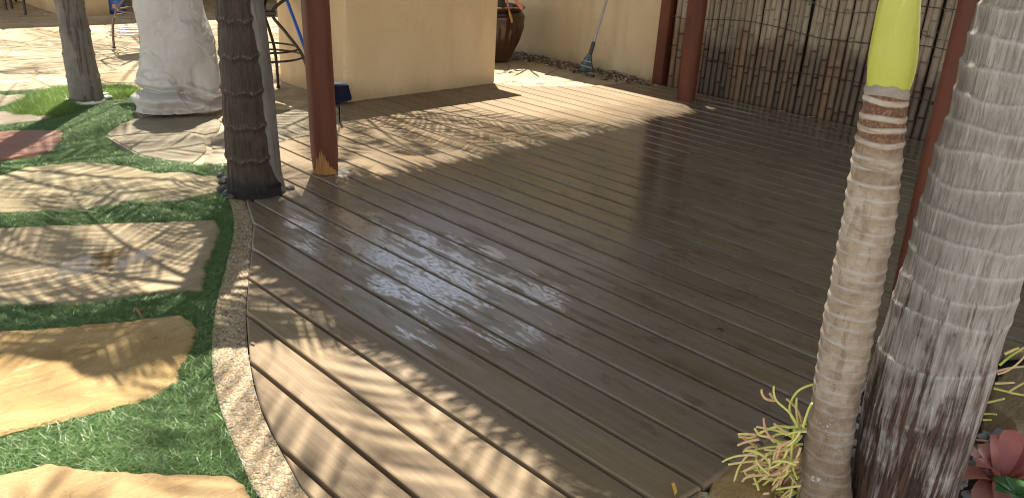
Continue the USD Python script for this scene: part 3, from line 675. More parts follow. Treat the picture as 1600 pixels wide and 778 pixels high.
# ------------------------------------------------------------------ trunks and posts read from their two edges
def axis_rows(base, rows, grow=1.0):
    """rows: (x left, x right, y) of the silhouette -> (centre, radius) on the upright plane through the base that faces the camera."""
    b = at(*base) if len(base) == 2 else np.asarray(base, float)
    n = b - CAM; n[2] = 0; n /= np.linalg.norm(n); out = []
    for xl, xr, y in rows:
        L, Rr = on_plane(xl, y, b, n), on_plane(xr, y, b, n); c = (L + Rr) / 2; out.append((*c, np.linalg.norm((L - Rr)[:2]) / 2 * grow))
    return np.array(sorted(out, key=lambda q: q[2]))

def axis_fn(rows, k_ext=2):
    z = rows[:, 2]
    def fn(zz):
        zz = np.asarray(zz, float); o = np.stack([np.interp(zz, z, rows[:, c]) for c in (0, 1, 3)], -1)
        for side, sel, m in ((zz > z[-1], rows[-k_ext:], -1), (zz < z[0], rows[:k_ext], 0)):
            if side.any():
                dz = sel[-1, 2] - sel[0, 2]; e = sel[m]
                for j, c in enumerate((0, 1)): o[side, j] = e[c] + (sel[-1, c] - sel[0, c]) / dz * (zz[side] - e[2]) * .6
                o[side, 2] = e[3]
        return o
    return fn

def trunk_mesh(fn, zs, sides=48, shape=None, cap=True):
    o = fn(zs); th = np.arange(sides) * 2 * PI / sides
    r = np.repeat(o[:, 2:3], sides, 1)
    P = np.stack([o[:, :1] + r * np.cos(th), o[:, 1:2] + r * np.sin(th), np.repeat(zs[:, None], sides, 1)], -1)
    if shape is not None:
        dr, dz = shape(zs[:, None] + 0 * th[None], th[None] + 0 * zs[:, None], r); r2 = r + dr
        P = np.stack([o[:, :1] + r2 * np.cos(th), o[:, 1:2] + r2 * np.sin(th), zs[:, None] + dz], -1)
    return _grid(P.reshape(-1, 3), len(zs), sides, cap)

def trunk_obj(fn, zs, sides, shape, rings, mat, parent):
    p = obj('trunk', trunk_mesh(fn, zs, sides, shape), mat, parent, smooth=True)
    th = np.arange(sides) * 2 * PI / sides; v = rings(zs[:, None] + 0 * th[None], th[None] + 0 * zs[:, None]).ravel()
    UsdGeom.PrimvarsAPI(p).CreatePrimvar('ring', Sdf.ValueTypeNames.FloatArray, 'vertex').Set(Vt.FloatArray.FromNumpy(np.r_[v, 0, 0].astype(np.float32)))
    return p

def ring_noise(z, th, sc, seed): return fbm(np.stack([np.cos(th) * sc, np.sin(th) * sc, z * sc * 4], -1), 3, seed) - .5

def frond(base, az, length, rise, droop, nleaf=38, leaf=.42, width=.0115, seed=0, hang=.45):
    """A feather frond: rachis and leaflets."""
    r = np.random.default_rng(seed); t = np.linspace(0, 1, 26); d = np.array([math.cos(az), math.sin(az), 0])
    pts = np.asarray(base) + d * (length * (t - .10 * t ** 2))[:, None] + np.array([0, 0, 1.0]) * (rise * t * length - droop * t ** 2.2 * length)[:, None]
    ms = [pipe(pts, .016 * (1 - .8 * t) + .003, 6)]
    s = np.array([-d[1], d[0], 0]); V, F = [], []
    for side in (-1, 1):
        for k in range(nleaf):
            u = .12 + .86 * (k + .5 * r.random()) / nleaf; i = u * 25; i0 = min(24, int(i)); c = pts[i0] + (pts[i0 + 1] - pts[i0]) * (i - i0)
            tn = pts[i0 + 1] - pts[i0]; tn /= np.linalg.norm(tn)
            L = leaf * math.sin(PI * min(.98, .15 + .83 * u)) ** .6 * (.85 + .3 * r.random())
            dr = side * s * .80 + tn * (.45 + .35 * u) + np.array([0, 0, .18 - .1 * r.random()]); dr /= np.linalg.norm(dr)
            w = np.cross(dr, [0, 0, 1.0]); w /= np.linalg.norm(w) + 1e-9; w = w * .8 + np.array([0, 0, .6 * (r.random() - .5)])
            a = c; b = c + dr * L * .5 + np.array([0, 0, -hang * .12 * L]); e = c + dr * L + np.array([0, 0, -hang * L * (.6 + .5 * r.random())])
            n0 = len(V); ww = width * (.8 + .4 * r.random()); V += [a - w * ww * .4, a + w * ww * .4, b - w * ww, b + w * ww, e]
            F += [(n0, n0 + 1, n0 + 3), (n0, n0 + 3, n0 + 2), (n0 + 2, n0 + 3, n0 + 4)]
    ms.append((np.array(V), np.array(F))); return join(ms)

# pavilion: posts read from the photograph, thatched roof above the frame
pav = thing('shade_pavilion', 'thatched pavilion on reddish brown posts over the wooden deck', 'pavilion', loc=(4, 2.2, 0))
P1 = axis_rows((508, 268), [(487, 530.5, 268), (479, 523, 140), (469, 515, 0)])
P2 = axis_rows((1072, 156), [(1057.5, 1086, 156), (1075, 1106, 0)])
P3 = axis_rows((1406, 548), [(1372, 1440, 548), (1427, 1494, 300), (1497, 1566, 0)])
EAVE = 2.25
for rows, lab, hexa in ((P1, 'reddish post with splintered bare wood at its foot, beside the dark palm trunk', 6), (P2, 'round reddish post in front of the bamboo fence', 32), (P3, 'reddish post glimpsed between the two pale palm trunks', 32)):
    fn = axis_fn(rows, 2); zs = np.r_[-.02, np.linspace(.0, .2, 12), np.linspace(.25, EAVE + .1, 14)]
    if hexa == 6:
        def shp(z, th, r):
            a = (th - .35) % (PI / 3) - PI / 6; edge = np.cos(PI / 6) / np.cos(a); chip = np.where(z < .14, (fbm(np.stack([np.cos(th) * 5, np.sin(th) * 5, z * 6], -1), 3, 4) - .62) * .035 * (1 - z / .14), 0)
            return r * (.35 * edge + .65) - r + np.minimum(chip, 0), 0 * z
        post = obj('post', trunk_mesh(fn, zs, 48, shp), M['post'], pav, smooth=40, label=lab)
        # bare wood patch: a shell of splinters on the side that faces the camera
        o = fn(np.array([0.0]))[0]; ca = math.atan2(-o[1], -o[0]); sh = []
        rr = np.random.default_rng(5)
        for k in range(34):
            a = ca - .95 + 1.75 * k / 33; hgt = (.10 * rr.random() ** .7 + .03) * math.exp(-((k - 14) / 9.0) ** 2) + .012 + .022 * rr.random()
            zz = np.linspace(.004, hgt, 5); q = fn(zz); rad = q[:, 2] * .985 + .0012
            w = .0075; ctr = np.stack([q[:, 0] + rad * math.cos(a), q[:, 1] + rad * math.sin(a), zz], -1)
            sh.append(pipe(ctr, w * np.array([1, 1, .95, .7, .2]), 6))
        obj('bare_wood', join(sh), M['bare_wood'], post)
    else:
        obj('post', trunk_mesh(fn, zs, hexa), M['post'], pav, smooth=40, label=lab)
# roof: hipped thatch with a ragged fringe
RX0, RX1, RY0, RY1, RYR = 1.98, 7.0, 1.52, 4.16, -1.0
def roof_shell(th):
    e = [(RX0, RY0, EAVE), (RX1, RYR, EAVE), (RX1, RY1, EAVE), (RX0, RY1, EAVE)]; rd = [(RX0 + 1.9, (RY0 + RY1) / 2, EAVE + 1.15), (RX1 - 1.9, (RY0 + RY1) / 2, EAVE + 1.15)]
    v = np.array(e + rd + [(x, y, z + th) for x, y, z in e + rd])
    f = [(0, 4, 5), (0, 5, 1), (1, 5, 2), (2, 5, 4), (2, 4, 3), (3, 4, 0)]; f2 = [(a + 6, c + 6, b + 6) for a, b, c in f]
    sd = []
    for a, b in ((0, 1), (1, 2), (2, 3), (3, 0)): sd += [(a, b, b + 6), (a, b + 6, a + 6)]
    return v, np.array(f + f2 + sd)
obj('thatch', roof_shell(.16), M['thatch'], pav, smooth=False)
V, F = [], []; rr = np.random.default_rng(31)
per = [((RX0, RY0), (RX1, RYR)), ((RX1, RYR), (RX1, RY1)), ((RX1, RY1), (RX0, RY1)), ((RX0, RY1), (RX0, RY0))]
for (a, b) in per:
    a, b = np.array(a), np.array(b); L = np.linalg.norm(b - a); out = np.array([(b - a)[1], -(b - a)[0]]) / L
    clump = np.random.default_rng(8).random(400)
    for k in range(int(L * 210)):
        u = rr.random(); c = a + (b - a) * u; lean = (rr.random() - .5) * .12; cl = clump[int(u * L / .10) % 400]
        ln = (.06 + .26 * rr.random() ** 2) * (.35 + .9 * cl); o = out * (.02 + .75 * ln) + (b - a) / L * lean
        p0 = np.r_[c - out * .05, EAVE + .02 + .12 * rr.random()]; p1 = np.r_[c + o, EAVE - .42 * ln]; w = np.r_[(b - a) / L * (.003 + .004 * rr.random()), 0]
        n0 = len(V); V += [p0 - w, p0 + w, (p0 + p1) / 2 - w, (p0 + p1) / 2 + w, p1]; F += [(n0, n0 + 1, n0 + 3), (n0, n0 + 3, n0 + 2), (n0 + 2, n0 + 3, n0 + 4)]
obj('thatch_fringe', (np.array(V), np.array(F)), M['thatch'], pav, islands=True, kind='stuff')
obj('beam', rbox((4.5, .12, .15), (4.35, 3.66, EAVE - .02), .01), M['post'], pav)
o3 = axis_fn(P3, 2)(np.array([EAVE]))[0]; o1 = axis_fn(P1, 2)(np.array([EAVE]))[0]
obj('beam', pipe(np.array([[o3[0], o3[1], EAVE - .02], [o1[0], o1[1], EAVE - .02]]), .07, 12), M['post'], pav)
obj('footing', slab(rough_ring([tuple(at(x, y)[:2]) for x, y in ((522, 275), (535, 279), (548, 274), (546, 265), (534, 262), (522, 268))], .012, .008, 3, 20), .004, .02, None, .02, .003), M['concrete'], pav, label='pale patch of old concrete beside the splintered post foot')

# palms
def crown(top, specs, seed, **kw):
    return join([frond(top, az, L, ri, dr, seed=seed + k, **kw) for k, (az, L, ri, dr) in enumerate(specs)])

# grey palm standing in the turf
K0 = axis_rows((137, 157), [(109, 164, 157), (104, 158.5, 130), (99, 150, 95), (93, 141, 50), (84, 131, 0)]); f0 = axis_fn(K0, 3)
p0 = thing('grey_palm_tree', 'slim grey palm tree leaning left out of a bright grass clump', 'palm tree', loc=f0(np.array([0.]))[0][:2].tolist() + [0])
zs = np.r_[np.linspace(-.06, 1.2, 120), np.linspace(1.25, 3.4, 30)]
def sh0(z, th, r):
    s = np.zeros_like(z)
    for zc in (.02, .16, .30, .47, .66, .85, 1.05, 1.3, 1.6): s += .006 * np.exp(-((z - zc - .012 * np.sin(th * 2 + zc * 9)) / .010) ** 2)
    grooves = -.007 * np.clip(fbm(np.stack([np.cos(th) * 4, np.sin(th) * 4, z * .9], -1), 3, 5) - .58, 0, 1) * 6
    return s + grooves + ring_noise(z, th, 2, 3) * .012, 0 * z
obj('trunk', trunk_mesh(f0, zs, 48, sh0), M['palm_grey'], p0, smooth=60)
top0 = np.r_[f0(np.array([3.4]))[0][:2], 3.36]
obj('crown', crown(top0, [(a * 2 * PI / 13 + .3, 1.7 + .25 * (a % 3), .50 + .25 * (a % 2), .75) for a in range(13)], 40), M['frond'], p0, islands=True, smooth=False)
o = f0(np.array([0.02]))[0]
obj('white_band', trunk_mesh(lambda z: f0(z) + np.array([0, 0, .003]), np.linspace(-.03, .012, 6), 40, lambda z, th, r: (0 * z, np.where(z > 0, .014 * (fbm(np.stack([np.cos(th) * 6, np.sin(th) * 6, z * 0], -1), 3, 2) - .55), 0))), M['white'], p0)

# dark wet palm at the corner of the deck
K1 = axis_rows((400, 299), [(357, 444, 298), (355, 437, 270), (349, 430, 200), (344, 423, 120), (339, 413, 40), (336, 408, 0)]); f1 = axis_fn(K1, 3)
p1 = thing('dark_palm_tree', 'dark wet palm tree with fibrous bark at the corner of the deck', 'palm tree', loc=f1(np.array([0.]))[0][:2].tolist() + [0])
zs = np.r_[np.linspace(-.06, 1.05, 170), np.linspace(1.1, 2.45, 22)]
cam_az1 = math.atan2(-K1[0, 1], -K1[0, 0])
def sh1(z, th, r):
    s = np.zeros_like(z); tilt = .014 * np.sin(th + 1)
    for zc in np.r_[.045, .20, .36, .52, .68, .84, 1.0, 1.2]: s += .007 * np.exp(-((z - zc - tilt - .006 * np.sin(th * 9 + zc * 40)) / .010) ** 2) - .004 * np.exp(-((z - zc - tilt + .03) / .018) ** 2)
    return s + (fbm(np.stack([np.cos(th) * 9, np.sin(th) * 9, z * 2.2], -1), 3, 8) - .5) * .014, 0 * z
def ri1(z, th):
    s = np.zeros_like(z); tilt = .014 * np.sin(th + 1)
    for zc in np.r_[.045, .20, .36, .52, .68, .84, 1.0, 1.2]: s += np.exp(-((z - zc - tilt - .006 * np.sin(th * 9 + zc * 40)) / .008) ** 2)
    return s
trunk_obj(f1, zs, 96, sh1, ri1, M['palm_dark'], p1)
# smooth grey flank on the right-hand side
nth = 16; zz = np.linspace(-.04, 1.3, 90); q = f1(zz); th = np.linspace(0, 1, nth)
e0 = cam_az1 + .72 - .25 * np.clip(zz / 1.0, 0, 1) + .10 * (fbm(np.c_[zz * 6, zz * 0, zz * 0], 3, 3) - .5) * 2 + .55 * np.exp(-(zz / .12) ** 2)
A = e0[:, None] + (cam_az1 + 2.5 - e0)[:, None] * th[None]; rad = q[:, 2:3] + .0105 - .016 * (np.minimum(th, 1 - th)[None] < .05)
Pv = np.stack([q[:, :1] + rad * np.cos(A), q[:, 1:2] + rad * np.sin(A), np.repeat(zz[:, None], nth, 1)], -1).reshape(-1, 3)
i, j = np.meshgrid(np.arange(len(zz) - 1), np.arange(nth - 1), indexing='ij'); qd = np.stack([i * nth + j, i * nth + j + 1, (i + 1) * nth + j + 1, (i + 1) * nth + j], -1).reshape(-1, 4)
obj('grey_bark', (Pv, qd), M['palm_dark_grey'], p1, smooth=60)
top1 = np.r_[f1(np.array([2.45]))[0][:2], 2.42]
obj('crown', crown(top1, [(math.radians(a), L, .34 + .2 * (k % 2), .56) for k, (a, L) in enumerate(((-62, .9), (-28, 1.2), (2, 1.5), (30, 1.7), (62, 1.6), (92, 1.5), (122, 1.6), (148, 1.6), (172, 1.15), (205, .7), (248, .6)))], 80), M['frond'], p1, islands=True, smooth=False)

# ringed palm with the green crownshaft
K2 = axis_rows((1296, 790), [(1245, 1337, 790), (1253, 1331, 712), (1268.6, 1345, 620), (1280, 1364, 537), (1290, 1373, 480), (1302, 1385, 420), (1313, 1397, 360), (1323, 1406, 300), (1334, 1411, 240), (1343, 1416, 190), (1353, 1421, 138)]); f2 = axis_fn(K2, 3)
p2 = thing('ringed_palm_tree', 'slim palm with pale ringed trunk and bulging lime green crownshaft', 'palm tree', loc=f2(np.array([0.]))[0][:2].tolist() + [0])
ztop2 = K2[-1, 2]; zs = np.linspace(-.10, ztop2, 460)
rg = np.random.default_rng(3); rz = [-.06]
while rz[-1] < ztop2: rz.append(rz[-1] + (.020 + .020 * rg.random() if rz[-1] > .3 else .026 + .03 * rg.random()))
def sh2(z, th, r):
    s = np.zeros_like(z)
    for k, zc in enumerate(rz):
        amp = .0013 + .0011 * min(1, max(0, (zc - .2) / .6)); zz = z - zc - .0025 * np.sin(th + k * 1.3) - .0012 * np.sin(3 * th + k * 2.1)
        s += .7 * amp * np.exp(-(zz / .0055) ** 2) + .9 * amp * np.exp(-(zz / .011) ** 2)
    return s + ring_noise(z, th, 3, 6) * .005, 0 * z
def ri2(z, th):
    s = np.zeros_like(z)
    for k, zc in enumerate(rz): s = np.maximum(s, np.exp(-((z - zc - .0025 * np.sin(th + k * 1.3) - .0012 * np.sin(3 * th + k * 2.1)) / .0058) ** 2))
    return s
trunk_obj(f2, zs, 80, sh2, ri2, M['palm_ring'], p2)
KS = axis_rows(tuple(f2(np.array([ztop2]))[0][:2]) + (0,), [(1353, 1422, 137), (1354, 1425, 130), (1355, 1431, 110), (1357, 1435, 88), (1363, 1437, 55), (1370, 1438, 20), (1375, 1439, 0)]); fs_ = axis_fn(KS, 2)
zz = np.r_[np.linspace(ztop2 - .004, KS[-1, 2], 40), np.linspace(KS[-1, 2] + .02, 1.9, 12)]
obj('crownshaft', trunk_mesh(fs_, zz, 40, lambda z, th, r: ((.0015 * np.sin(th * 2 + z * 3) - .25 * r * np.clip((z - 1.3) / .6, 0, 1)), 0 * z)), M['shaft'], p2, smooth=60)
obj('collar', trunk_mesh(lambda z: f2(z) + np.array([0, 0, .0015]), ztop2 + np.array([-.014, -.010, -.004, .002, .006]), 64, lambda z, th, r: (.003 * np.exp(-((z - ztop2 + .004 + .003 * np.sin(th * 3)) / .006) ** 2), .0035 * np.sin(th * 2 + 1) + .002 * np.sin(th * 7) * (z > ztop2))), simple('grey_collar', (.17, .14, .115), (.30, .27, .24), 40, .75, .5, 90), p2, smooth=60)
top2 = np.r_[fs_(np.array([1.9]))[0][:2], 1.9]
obj('crown', join([frond(top2, a * 2 * PI / 8 + .5, 1.35 + .2 * (a % 2), 1.15, .85, 34, .34, .02, seed=120 + a) for a in range(8)]), M['frond'], p2, islands=True, smooth=False)

# big pale palm in the right foreground
K3 = axis_rows((1412, 800), [(1318, 1498, 800), (1330, 1512, 725), (1345, 1540, 633), (1364, 1563, 564), (1391, 1588, 480), (1418, 1612, 390), (1446, 1640, 297), (1466, 1660, 224), (1481, 1676, 185), (1500, 1695, 112), (1516, 1711, 50), (1533, 1726, 0)]); f3 = axis_fn(K3, 3)
p3 = thing('big_pale_palm_tree', 'thick pale grey palm trunk with stepped rings and dark stained base', 'palm tree', loc=f3(np.array([0.]))[0][:2].tolist() + [0])
zs = np.r_[np.linspace(-.10, 1.25, 420), np.linspace(1.27, 4.6, 60)]
rz3 = [-.05]; rg = np.random.default_rng(14)
while rz3[-1] < 4.5: rz3.append(rz3[-1] + (.050 + .016 * rg.random() if rz3[-1] > .5 else .095 + .04 * rg.random()))
def sh3(z, th, r):
    s = np.zeros_like(z)
    for k, zc in enumerate(rz3):
        if zc > 1.6: continue
        amp = .0038 * min(1, max(.2, (zc - .15) / .6)); zz = z - zc - .006 * np.sin(th - .6 + k) - .004 * np.sin(3 * th + k * 2.1) - .012 * (fbm(np.stack([np.cos(th) * 2, np.sin(th) * 2, th * 0 + k], -1), 2, k) - .5)
        s += amp * np.where(zz < 0, np.exp(zz / .020), np.exp(-(zz / .005) ** 2))
    return s * RS + (fbm(np.stack([np.cos(th) * 14, np.sin(th) * 14, z * 5], -1), 3, 9) - .5) * .004 + ring_noise(z, th, 1.5, 7) * .012, 0 * z
RS = 1.0
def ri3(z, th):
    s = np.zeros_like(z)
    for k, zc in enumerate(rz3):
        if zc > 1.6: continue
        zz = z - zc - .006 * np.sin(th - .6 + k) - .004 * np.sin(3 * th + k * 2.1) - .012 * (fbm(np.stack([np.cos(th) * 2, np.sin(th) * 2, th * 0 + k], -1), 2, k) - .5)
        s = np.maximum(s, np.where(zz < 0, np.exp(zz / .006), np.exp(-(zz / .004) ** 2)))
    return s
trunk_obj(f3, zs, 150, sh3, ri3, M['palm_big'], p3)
top3 = np.r_[f3(np.array([4.6]))[0][:2], 4.55]
obj('crown', crown(top3, [(math.radians(a), L, .40 + .12 * (k % 3), .62) for k, (a, L) in enumerate(((8, 2.4), (45, 2.6), (70, 3.2), (80, 3.6), (89, 3.9), (97, 3.5), (105, 3.9), (113, 3.6), (122, 4.0), (132, 3.5), (143, 3.6), (160, 2.8), (190, 2.4), (230, 2.3), (275, 2.3), (320, 2.4)))], 160, nleaf=44, leaf=.5, width=.02), M['frond'], p3, islands=True, smooth=False)

# unseen palm added behind the bar; its fronds shade the deck in front of the bar
pb = thing('palm_behind_bar', 'unseen palm tree added behind the bar counter so its fronds shade the deck', 'palm tree', loc=(4.2, 6.35, 0))
cb = np.array([(4.2, 6.35, -.05), (4.17, 6.3, 1.2), (4.12, 6.2, 2.95)]); obj('trunk', pipe(smooth_path(cb, 20), .09, 20), M['palm_grey'], pb)
obj('crown', join([frond(cb[-1], az, L, ri, dr, 40, .36, .014, seed=210 + k) for k, (az, L, ri, dr) in enumerate([(-1.12, 2.35, .42, .60), (-1.38, 2.15, .5, .66), (-1.62, 2.3, .42, .60), (-1.9, 2.0, .5, .7), (-2.2, 2.1, .45, .65), (-2.6, 1.9, .5, .75), (2.9, 1.8, .5, .8), (1.4, 1.5, .7, .9), (2.1, 1.5, .7, .9)])]), M['frond'], pb, islands=True, smooth=False)
# unseen palm added behind the covered grill; its fronds streak the far patio with shade
pf = thing('palm_behind_grill', 'unseen palm tree added behind the grey covered grill to shade the patio', 'palm tree', loc=(3.9, 9.3, 0))
cf = np.array([(3.9, 9.3, -.05), (3.95, 9.3, 1.3), (4.1, 9.35, 4.3)]); obj('trunk', pipe(smooth_path(cf, 20), .10, 20), M['palm_grey'], pf)
obj('crown', crown(cf[-1], [(a * 2 * PI / 11 + .2, 2.0 + .3 * (a % 3), .45 + .2 * (a % 2), .8) for a in range(11)], 260), M['frond'], pf, islands=True, smooth=False)

# ------------------------------------------------------------------ bamboo fence
fence = thing('bamboo_fence', 'weathered bamboo pole fence with dark damp foot along the deck', 'fence', loc=(6.2, 2.4, 0))
obj('backing_panel', rbox((.02, 4.0, 2.05), (6.245, 2.28, .86), .004), M['backing'], fence)
obj('frame_post', rbox((.10, .105, 2.0), (6.17, 4.26, .97), .008), M['post'], fence, label='square reddish fence post against the stucco wall')
rb = np.random.default_rng(17); yy = 4.185; k = 0
while yy > .32:
    rad = .0215 + .0095 * rb.random(); yy -= rad * .99; node = .05 + .25 * rb.random(); zs, rs = [-.03], [rad]
    z = -.03
    while z < 1.84:
        z = min(z + .035 + 0, 1.85) if False else z
        nx = node
        if nx > 1.85: break
        for dz, dr in ((-.014, -.0005), (-.005, .0042), (0, -.0018), (.005, .0048), (.014, -.0005)):
            if nx + dz > zs[-1] + .001: zs.append(nx + dz); rs.append(rad + dr)
        node = nx + .20 + .12 * rb.random(); z = nx
    zs.append(1.86); rs.append(rad * .97)
    zs = np.array(zs); t = (rb.random(2) - .5) * .024; bow = (rb.random() - .5) * .02
    cx = 6.2 + .012 * (rb.random() - .5); pts = np.c_[cx + t[0] * .4 * zs / 1.8, yy + t[1] * zs / 1.8 + bow * np.sin(zs * 1.9), zs]
    obj('pole', pipe(pts, np.array(rs), 9), M['bamboo'], fence, smooth=50); yy -= rad * .99; k += 1
for zc in (.30, .62, .93, 1.3, 1.65):
    y = np.linspace(4.2, .35, 150); z = zc + .024 * np.sin(y * 4.3 + zc * 9) + .007 * (fbm(np.c_[y * 9, y * 0, y * 0 + zc], 2, 3) - .5) * 2
    obj('wire', pipe(np.c_[6.167 + .004 * np.sin(y * 52), y, z], .0034, 5), M['wire'], fence)
# a few vine leaves caught in the poles
V = []; rv = np.random.default_rng(4); vine = thing('climbing_vine', 'thin green vine trailing over the bamboo poles', 'vine', loc=(6.15, 2.6, .9))
vp = smooth_path([(6.158, 3.35, 1.02), (6.155, 3.0, .86), (6.15, 2.7, .80), (6.152, 2.45, .83), (6.155, 2.2, .74), (6.155, 1.95, .70)], 40); obj('stem', pipe(vp, .0022, 5), M['green_leaf'], vine)
ms = []
for k in range(22):
    c = vp[rv.integers(0, 40)] + rv.normal(0, .03, 3) * (.25, 1, 1); a, b = rv.normal(0, 1, 3), rv.normal(0, 1, 3); a /= np.linalg.norm(a); b -= a * (a @ b); b /= np.linalg.norm(b); L = .013 + .012 * rv.random()
    c[0] = min(c[0], 6.155); ms.append((np.array([c, c + a * L * .5 + b * L * .3, c + a * L, c + a * L * .5 - b * L * .3]), np.array([[0, 1, 2], [0, 2, 3]])))
obj('leaves', join(ms), M['green_leaf'], vine, islands=True, smooth=False, kind='stuff')

# ------------------------------------------------------------------ leaf litter along the wall
lit_poly = Polygon(poly_at([(800, 80), (830, 84), (870, 93), (920, 105), (985, 122), (1020, 134), (985, 131), (940, 122), (880, 108), (835, 96), (800, 92)])).buffer(.03).intersection(sbox(5.6, 4.2, 6.19, 7))
rl = np.random.default_rng(12); x0, y0, x1, y1 = lit_poly.bounds; ms = []
pts = rl.random((5200, 2)) * (x1 - x0, y1 - y0) + (x0, y0); pts = pts[contains_xy(lit_poly, pts[:, 0], pts[:, 1])][:620]
for q in pts:
    a = rl.random() * 2 * PI; L = .022 + .04 * rl.random(); w = L * (.18 + .22 * rl.random()); d = np.array([math.cos(a), math.sin(a), (rl.random() - .5) * .8]); s = np.array([-d[1], d[0], (rl.random() - .5) * .8]); c = np.r_[q, .004 + .02 * rl.random()]
    ms.append((np.array([c - d * L * .5, c + s * w * .5 + [0, 0, .004], c + d * L * .5, c - s * w * .5 + [0, 0, .004], c + [0, 0, .010]]), np.array([[0, 4, 1], [1, 4, 2], [2, 4, 3], [3, 4, 0]])))
ms.append(scatter_pebbles(lit_poly, 240, .007, .018, -.004, 6))
obj('leaf_litter', join(ms), M['debris'], islands=True, kind='stuff', label='dry brown leaf litter and chips along the foot of the garden wall', category='leaf litter', smooth=False)

# ------------------------------------------------------------------ rake
rk = thing('leaf_rake', 'grey handled rake with teal fan head leaning on the garden wall', 'rake', loc=at(915, 117))
foot = at(917, 117.2) + np.array([0, 0, .01]); vdir = foot - CAM; vdir[2] = 0; vdir /= np.linalg.norm(vdir)
neck = on_plane(925.5, 74, foot, vdir); tp_ = on_plane(948, 0, foot, vdir) ; hd = (tp_ - neck) / np.linalg.norm(tp_ - neck)
hd = hd + vdir * .10; hd /= np.linalg.norm(hd)
obj('handle', pipe(np.array([neck - hd * .03, neck + hd * 1.3]), .0135, 12), M['steel_pole'], rk)
obj('socket', pipe(np.array([neck - hd * .07, neck + hd * .03, neck + hd * .05]), [.019, .019, .0145], 12), M['rake_edge'], rk)
bl = at(903.5, 111.5) + np.array([0, 0, .006]) ; brt = at(927.5, 117.8) + np.array([0, 0, .006])
mid = (bl + brt) / 2; side = (brt - bl); half = np.linalg.norm(side) / 2; side = side / (2 * half); nrm = np.cross(side, neck - mid); nrm /= np.linalg.norm(nrm)
if nrm @ vdir > 0: nrm = -nrm
topp = neck - hd * .04; ms = []
for k in range(15):
    s = -1 + 2 * k / 14; a = topp + side * s * .012; b = mid + side * s * half; pts = np.array([a, a * .6 + b * .4 + nrm * .012, a * .12 + b * .88 + nrm * .004, b - nrm * .0])
    obj('tine', pipe(pts, [.005, .0075, .0095, .006], 6, squash=.4), M['rake'] if 0 < k < 14 else M['rake_edge'], rk)
for u in (.45, .70):
    pts = [topp * (1 - u) + (mid + side * s * half) * u + nrm * (.016) for s in np.linspace(-1.02, 1.02, 9)]; obj('cross_band', pipe(np.array(pts), .0065, 6), M['rake_rib'], rk)
pts = [mid + side * s * half + nrm * .004 for s in np.linspace(-1, 1, 9)]; obj('tip_edge', pipe(np.array(pts), .006, 6), M['rake_edge'], rk)

# ------------------------------------------------------------------ broom
bp = at(518, 163) + np.array([0, 0, 0.0]); br = thing('broom', 'blue handled broom with dark navy bristles leaning at the bar corner', 'broom', loc=bp)
vdb = bp - CAM; vdb[2] = 0; vdb /= np.linalg.norm(vdb); P_ = lambda x, y, back=0.0: on_plane(x, y, bp + vdb * back, vdb)
def slabpx(front, depth, flare=0.0):
    a = [P_(x, y) for x, y in front]; b = [P_(x, y, depth) for x, y in front]
    return hull(np.vstack([a, b]))
obj('bristles', slabpx([(498, 134), (542, 131), (546, 140), (550, 153), (547, 157), (528, 162), (497, 166)], .07), M['bristle'], br, smooth=20)
ms = []; rb2 = np.random.default_rng(2)
for k in range(60):
    u = rb2.random(); x0 = 500 + 45 * u; x1 = 498 + 52 * u; y1 = 164 - 9 * max(0, u - .35) * 1.4; dp = .07 * rb2.random() - .004; a = P_(x0, 133, dp); b = P_(x1, y1 + 2 * rb2.random(), dp); ms.append(pipe(np.array([a, b]), .0022, 4))
obj('bristle_strands', join(ms), M['bristle'], br, kind='stuff')
obj('cap', slabpx([(499, 129), (526, 127.5), (538, 128), (544, 131), (543, 133.5), (498, 135)], .075), M['grey_plastic'], br, smooth=20)
ha = P_(497, 131, .035); hb = on_plane(447, -2, np.array([3.235, 5.2, 0]), np.array([1.0, 0, 0])); hb = hb + (hb - ha) * .0
obj('handle', pipe(np.array([ha, hb, hb + (hb - ha) * .45]), .0125, 12), M['blue'], br)

